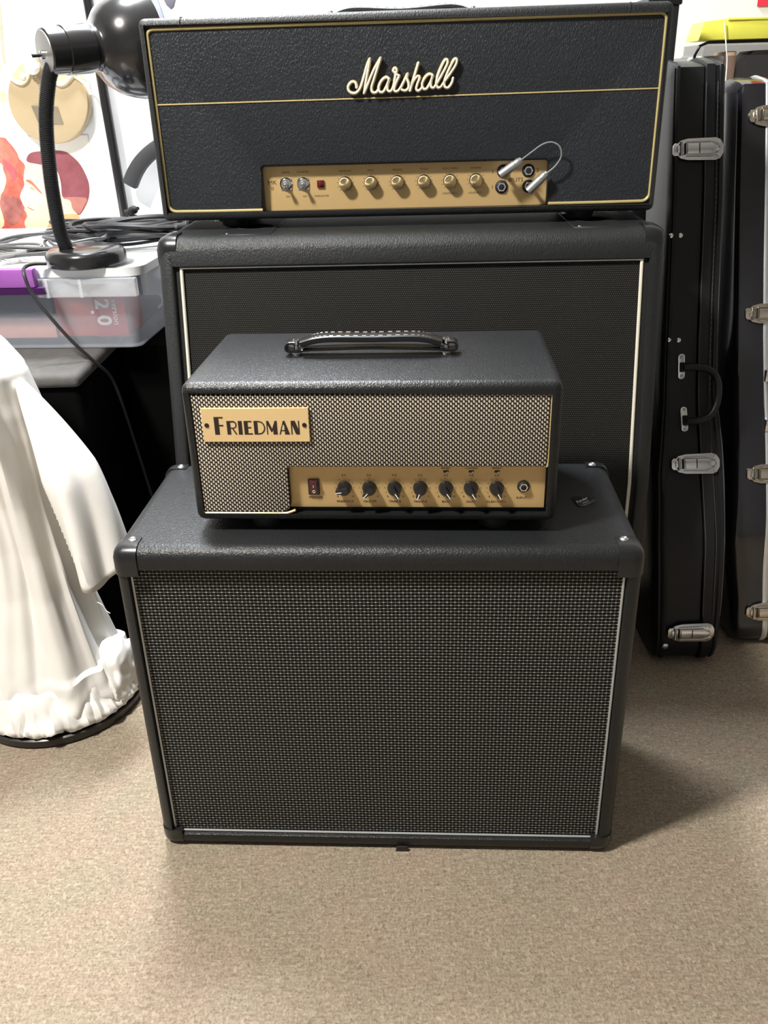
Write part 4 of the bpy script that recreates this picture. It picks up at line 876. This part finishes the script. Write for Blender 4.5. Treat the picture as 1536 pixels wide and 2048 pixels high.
# contents seen through the plastic (things of their own)
def inside(name, label, cat, x0, x1, y0, y1, z0, z1, m, bev=0.002):
    t_ = thing(name, label, cat, (-0.435, 1.565, 0.551), -0.075)
    box('cover', x0, x1, y0, y1, z0, z1, m, t_, bev); return t_
M_redbox = plain('brick_red_print', (0.52, 0.13, 0.09), 0.5, var=0.1); M_redbox2 = plain('deep_red_print', (0.42, 0.07, 0.07), 0.5, var=0.05)
M_pinkbox = plain('salmon_print', (0.70, 0.36, 0.28), 0.5, var=0.15); M_slate = plain('slate_fabric', (0.10, 0.12, 0.16), 0.7, var=0.2)
rb = inside('boxed_set', 'brick red box printed version 2.0 inside the clear tote', 'box', -0.150, -0.048, 0.008, 0.09, 0.020, 0.098, M_redbox)
box('end_panel', -0.078, -0.0195, 0.006, 0.0905, 0.0195, 0.0985, M_redbox2, rb, 0.001)
for s, z in (('2', 0.0785), ('.', 0.0640), ('0', 0.0490)):
    bm = bmesh.new(); text_mesh(bm, s, -0.062, z, 0.036, 0.0055, rot=-math.pi/2, bold=0.0010)
    if s == '.': bmesh.ops.translate(bm, verts=bm.verts, vec=(-0.0095, 0, 0))
    mesh_obj('letter', bm, M_white, rb, False)
bm = bmesh.new(); text_mesh(bm, 'version', -0.0385, 0.0635, 0.0155, 0.0055, rot=-math.pi/2); mesh_obj('lettering', bm, M_white, rb, False)
inside('boxed_set', 'salmon pink flat box low in the left of the clear tote', 'box', -0.42, -0.154, 0.006, 0.12, 0.018, 0.055, M_pinkbox)
inside('fabric_pouch', 'dark slate pouch lying on the salmon box inside the clear tote', 'pouch', -0.44, -0.156, 0.010, 0.12, 0.0555, 0.100, M_slate, 0.010)

# lamp
LZ = 0.551 + TH + 0.0115
lamp = thing('desk_lamp', 'glossy black gooseneck desk lamp standing on the clear tote', 'lamp', (-0.5115, 1.585, LZ+0.0025), 0)
lathe('base', (0, 0, 0), (0, 0, 1), [(0, 0.066), (0.002, 0.069), (0.018, 0.069), (0.025, 0.065), (0.0285, 0.058), (0.0290, 0.002)], M_enamel, lamp, 40)
neck = smooth_path([(-0.030, -0.006, 0.0280), (-0.0365, -0.005, 0.055), (-0.0375, -0.004, 0.10), (-0.0365, -0.003, 0.145), (-0.0320, -0.002, 0.20), (-0.0240, -0.001, 0.25), (-0.0090, -0.001, 0.298), (0.004, 0.0, 0.318)], 24)
rr = [0.0118 + 0.0009 * math.sin(k * 2.0) for k in range(len(neck))]
neck_f = []
tot = 0
bm = bmesh.new()
dense = smooth_path([(-0.030, -0.006, 0.0280), (-0.0365, -0.005, 0.055), (-0.0375, -0.004, 0.10), (-0.0365, -0.003, 0.145), (-0.0320, -0.002, 0.20), (-0.0240, -0.001, 0.25), (-0.0090, -0.001, 0.298), (0.004, 0.0, 0.318)], 76)
add_tube(bm, dense, [0.0112 + (0.0013 if (k % 4) < 2 else 0.0) for k in range(len(dense))], 14)
mesh_obj('gooseneck', bm, M_rub, lamp)
hc = Vector((-0.009, -0.006, 0.332)); ax = Vector((0.76, 0.64, 0.07)).normalized()
so = lathe('socket', hc, ax, [(0, 0.0325), (0.002, 0.0345), (0.030, 0.0350), (0.031, 0.0368), (0.072, 0.0368), (0.080, 0.0345)], M_enamel, lamp, 36)
lathe('end_cap', hc - ax*0.0012, -ax, [(-0.002, 0.0320), (0.0, 0.0310), (0.001, 0.012), (0.0012, 0.001)], M_screw, so, 30)
kn = hc - ax*0.001 + Vector((0.0, 0, -0.004)); lathe('switch_nut', kn, -ax, [(0, 0.007), (0.006, 0.0065), (0.007, 0.004)], M_chrome, so, 10)
lathe('switch_knob', kn - ax*0.006, -ax, [(0, 0.003), (0.014, 0.003), (0.0145, 0.001)], M_rub, so, 12)
bm = bmesh.new()
so2 = hc + ax*0.078
outp = [(0, 0.0340), (0.006, 0.0350), (0.010, 0.037), (0.016, 0.048), (0.028, 0.062), (0.044, 0.073), (0.062, 0.080), (0.080, 0.084), (0.094, 0.085)]
inp = [(t_, r-0.0015) for t_, r in outp[::-1]]
add_lathe(bm, so2, ax, outp + inp, 48, caps=False)
mesh_obj('lamp_shade', bm, M_enamel, lamp)
bm = bmesh.new(); bmesh.ops.create_uvsphere(bm, u_segments=16, v_segments=12, radius=0.022, matrix=Matrix.Translation(so2 + ax*0.045)); mesh_obj('bulb', bm, M_white, lamp)
cord = [(-0.055, -0.048, 0.010), (-0.072, -0.060, 0.012), (-0.0815, -0.078, 0.010), (-0.0790, -0.092, 0.000), (-0.070, -0.098, -0.030), (-0.045, -0.100, -0.072), (-0.015, -0.100, -0.115), (0.014, -0.090, -0.155), (0.030, -0.060, -0.20), (0.040, -0.03, -0.32), (0.062, -0.02, -0.50)]
tube('power_cord', smooth_path(cord, 6), 0.0030, M_cable, lamp, 8)

# coils of cable on the lid
def coil(name, label, cx, cy, rx, ry, loops, r, seed, m=M_cable, rot=0.0, tail=None, z0=0.0, plug=True):
    rnd = random.Random(seed); pts = []; N = 14
    for L_ in range(loops):
        ox, oy = rnd.uniform(-0.018, 0.018), rnd.uniform(-0.016, 0.016); sx, sy = rnd.uniform(0.82, 1.08), rnd.uniform(0.8, 1.1); ph = rnd.uniform(0, 6.28)
        for k in range(N):
            a = 2*math.pi*k/N; t_ = (L_ + k/N)
            x = ox + rx*sx*math.cos(a) + 0.006*math.sin(3*a+ph); y = oy + ry*sy*math.sin(a)
            zz = z0 + r + 0.0012 + 0.0070*L_*0.55 + 0.005*(1+math.sin(2*a+ph))
            pts.append((x*math.cos(rot)-y*math.sin(rot), x*math.sin(rot)+y*math.cos(rot), zz))
    if tail: pts += tail
    t_ = thing(name, label, 'cable', (cx, cy, LZ+0.0005), 0, 'black cables piled on the clear tote lid')
    tube('cable_jacket', smooth_path(pts, 3), r, m, t_, 7)
    if plug:
        e = Vector(pts[-1]); d = (e - Vector(pts[-2])).normalized()
        lathe('plug', e, d, [(0, r), (0.004, r*1.9), (0.024, r*2.1), (0.028, r*1.5), (0.034, r*0.9), (0.044, r*0.9)], M_rub, t_, 10)
    return t_
coil('coiled_cable', 'dark coil of thick cable right behind the lamp base', -0.500, 1.840, 0.130, 0.085, 7, 0.0042, 3, rot=0.15)
coil('coiled_cable', 'second black coil reaching toward the slanted cabinet corner', -0.455, 1.800, 0.100, 0.075, 6, 0.0046, 11, rot=-0.1, z0=0.012)
coil('coiled_cable', 'wide loose loop of thin cable left of the gooseneck', -0.645, 1.760, 0.110, 0.125, 4, 0.0032, 5, m=plain('charcoal_cable', (0.055, 0.054, 0.055), 0.5), rot=0.2)
coil('coiled_cable', 'grey thin cable running off the left of the tote lid', -0.735, 1.640, 0.120, 0.055, 4, 0.0030, 23, m=plain('grey_cable', (0.14, 0.135, 0.13), 0.5), rot=0.1, plug=False)
coil('coiled_cable', 'flat black cable bundle with large plug behind the gooseneck', -0.560, 1.930, 0.115, 0.06, 5, 0.0040, 31, rot=0.0, z0=0.004, tail=[(0.03, 0.02, 0.045), (0.045, 0.0, 0.050)])
coil('coiled_cable', 'small loop of cable peeking around the gooseneck', -0.575, 1.72, 0.055, 0.06, 3, 0.0030, 41, m=plain('slate_cable', (0.075, 0.075, 0.078), 0.5), rot=0.3, z0=0.012)

# ================================================================== white cloth over a hamper
tr = thing('round_tray', 'black round tray with raised rim under the white cloth', 'tray', (-0.585, 1.270, 0.0))
lathe('tray_body', (0, 0, 0.001), (0, 0, 1), [(0, 0.136), (0.003, 0.143), (0.016, 0.145), (0.018, 0.142), (0.012, 0.138), (0.008, 0.130), (0.008, 0.001)], M_tray, tr, 56)
cl = thing('draped_cloth', 'crumpled white cotton shirt draped high over a stand at the left', 'cloth', (-0.585, 1.270, 0.0))
RT = [(0.02, 0.128), (0.05, 0.136), (0.10, 0.122), (0.16, 0.106), (0.24, 0.088), (0.32, 0.080), (0.40, 0.078), (0.48, 0.082), (0.54, 0.090), (0.60, 0.090), (0.635, 0.078), (0.67, 0.055), (0.695, 0.02)]
CX = [(0.0, 0.0), (0.3, -0.002), (0.5, -0.008), (0.6, -0.025), (0.695, -0.055)]
def clothpt(a, z):
    R = lerp(z, RT); n1 = noise.noise(Vector((math.cos(a)*1.6, math.sin(a)*1.6, z*2.2))); n2 = noise.noise(Vector((math.cos(a)*4+5, math.sin(a)*4, z*3.0 + 9)))
    w_ = math.sin(5*a + 3.2*n1 + 3.0*z) * 0.6 + math.sin(9*a - 3*z + 3*n2) * 0.25
    amp = 0.012 + 0.010 * max(0, 0.5 - abs(z-0.25))
    if z > 0.56: amp *= max(0.25, 1 - (z-0.56)/0.12)
    low = max(0.0, 0.11 - z) / 0.11
    crump = 0.018 * low * noise.noise(Vector((a*4.5, z*34, 2.0))) + 0.006 * low * noise.noise(Vector((a*14, z*60, 7.0)))
    R = R*(1 - 0.14*max(0.0, math.cos(a))*(1 if z > 0.10 else 0.3))
    R2 = R + amp * w_ + crump + 0.010*n1
    x = lerp(z, CX) + R2*math.cos(a); y = R2*math.sin(a)*0.92
    return Vector((x, y, z + 0.012*low*noise.noise(Vector((a*6, 3, 1)))))
bm = bmesh.new(); NA, NZ_ = 180, 120; rows = []
for j in range(NZ_+1):
    z = 0.018 + (0.695-0.018)*j/NZ_
    rows.append([bm.verts.new(clothpt(2*math.pi*i/NA, z)) for i in range(NA)])
for a, b in zip(rows, rows[1:]):
    for i in range(NA): bm.faces.new((a[i], a[(i+1) % NA], b[(i+1) % NA], b[i]))
bm.faces.new(rows[-1])
mesh_obj('cloth_body', bm, M_cloth, cl)
# sleeve hanging on the right, open at its hem
bm = bmesh.new(); rows = []; NS = 48
for j in range(31):
    t_ = j/30; z = 0.590*(1-t_) + 0.285*t_
    cx = 0.052*(1-t_) + 0.136*t_ + 0.012*math.sin(math.pi*t_); cy = -0.022*(1-t_) - 0.045*t_
    rx = 0.024*(1-t_) + 0.036*t_ + 0.006*math.sin(math.pi*t_); ry = 0.045*(1-t_) + 0.060*t_
    row = []
    k_ = min(1.0, (t_*2.0 + 0.04)**0.6); rx *= k_; ry *= k_
    for i in range(NS):
        a = 2*math.pi*i/NS; f = 1 + 0.16*math.sin(3*a + 1.5*t_)*t_ + 0.10*math.sin(5*a + 4*t_)
        zz = z + (0.012*math.sin(a*2+0.6) - 0.035*math.cos(a)*-1*0.6)*t_
        row.append(bm.verts.new((cx + rx*f*math.cos(a), cy + ry*f*math.sin(a), zz)))
    rows.append(row)
for a, b in zip(rows, rows[1:]):
    for i in range(NS): bm.faces.new((a[i], a[(i+1) % NS], b[(i+1) % NS], b[i]))
rows = [[type('P', (), {'co': v.co.copy()}) for v in r] for r in rows]
sv = mesh_obj('sleeve', bm, M_cloth, cl); so_ = sv.modifiers.new('thickness', 'SOLIDIFY'); so_.thickness = 0.002
tube('loose_thread', smooth_path([(0.138, -0.115, 0.262), (0.146, -0.117, 0.258), (0.150, -0.117, 0.248), (0.156, -0.118, 0.243)], 4), 0.0006, M_white, cl, 5)
bm = bmesh.new()
for j in range(3, 28):
    add_tube(bm, [rows[j][26].co + Vector((-0.002, -0.0022, 0)), rows[j+1][28].co + Vector((-0.0015, -0.0026, 0))], 0.0009, 5)
mesh_obj('seam_stitching', bm, M_cream2, cl)
# bunched heap at the foot
bm = bmesh.new(); bmesh.ops.create_icosphere(bm, subdivisions=5, radius=1.0)
for v in bm.verts:
    p = v.co.copy(); n_ = noise.noise(p*1.4)*0.22 + 0.07*math.sin(7*p.x + 5*p.z + 3*noise.noise(p*2))
    p = p*(1+n_); v.co = Vector((0.108 + p.x*0.036, -0.010 + p.y*0.060, max(0.020, 0.060 + p.z*0.058)))
mesh_obj('cloth_heap', bm, M_cloth, cl)
bm = bmesh.new(); rows = []
for j in range(9):
    row = []
    for i in range(90):
        a = math.radians(195 + 170*i/89); n_ = noise.noise(Vector((a*7, j*0.25, 4))); n2 = noise.noise(Vector((a*19, j*0.3, 8)))
        R = 0.108 + 0.0045*j + 0.016*n_*(j/8) + 0.007*n2*(j/8); z = 0.085 - 0.0075*j + 0.010*n2*(j/8) + 0.008*n_
        row.append(bm.verts.new((R*math.cos(a), R*math.sin(a), max(z, 0.021))))
    rows.append(row)
for a, b in zip(rows, rows[1:]):
    for i in range(89): bm.faces.new((a[i], a[i+1], b[i+1], b[i]))
hf = mesh_obj('hem_ruffle', bm, M_cloth, cl); q_ = hf.modifiers.new('thickness', 'SOLIDIFY'); q_.thickness = 0.002
for dx in (0.0, 0.010):
    tube('drawstring', smooth_path([(-0.012+dx*0.2, -0.098, 0.655), (-0.004+dx*0.8, -0.122, 0.610), (0.003+dx*1.1, -0.134, 0.575), (0.010+dx*1.4, -0.138, 0.548)], 4), 0.0022, plain('dark_drawstring', (0.09, 0.085, 0.08), 0.7), cl, 6)

for o in bpy.data.objects:
    if o.name.split('.')[0] in ('lettering', 'stitching', 'seam_stitching', 'bead_chain'): o['kind'] = 'stuff'
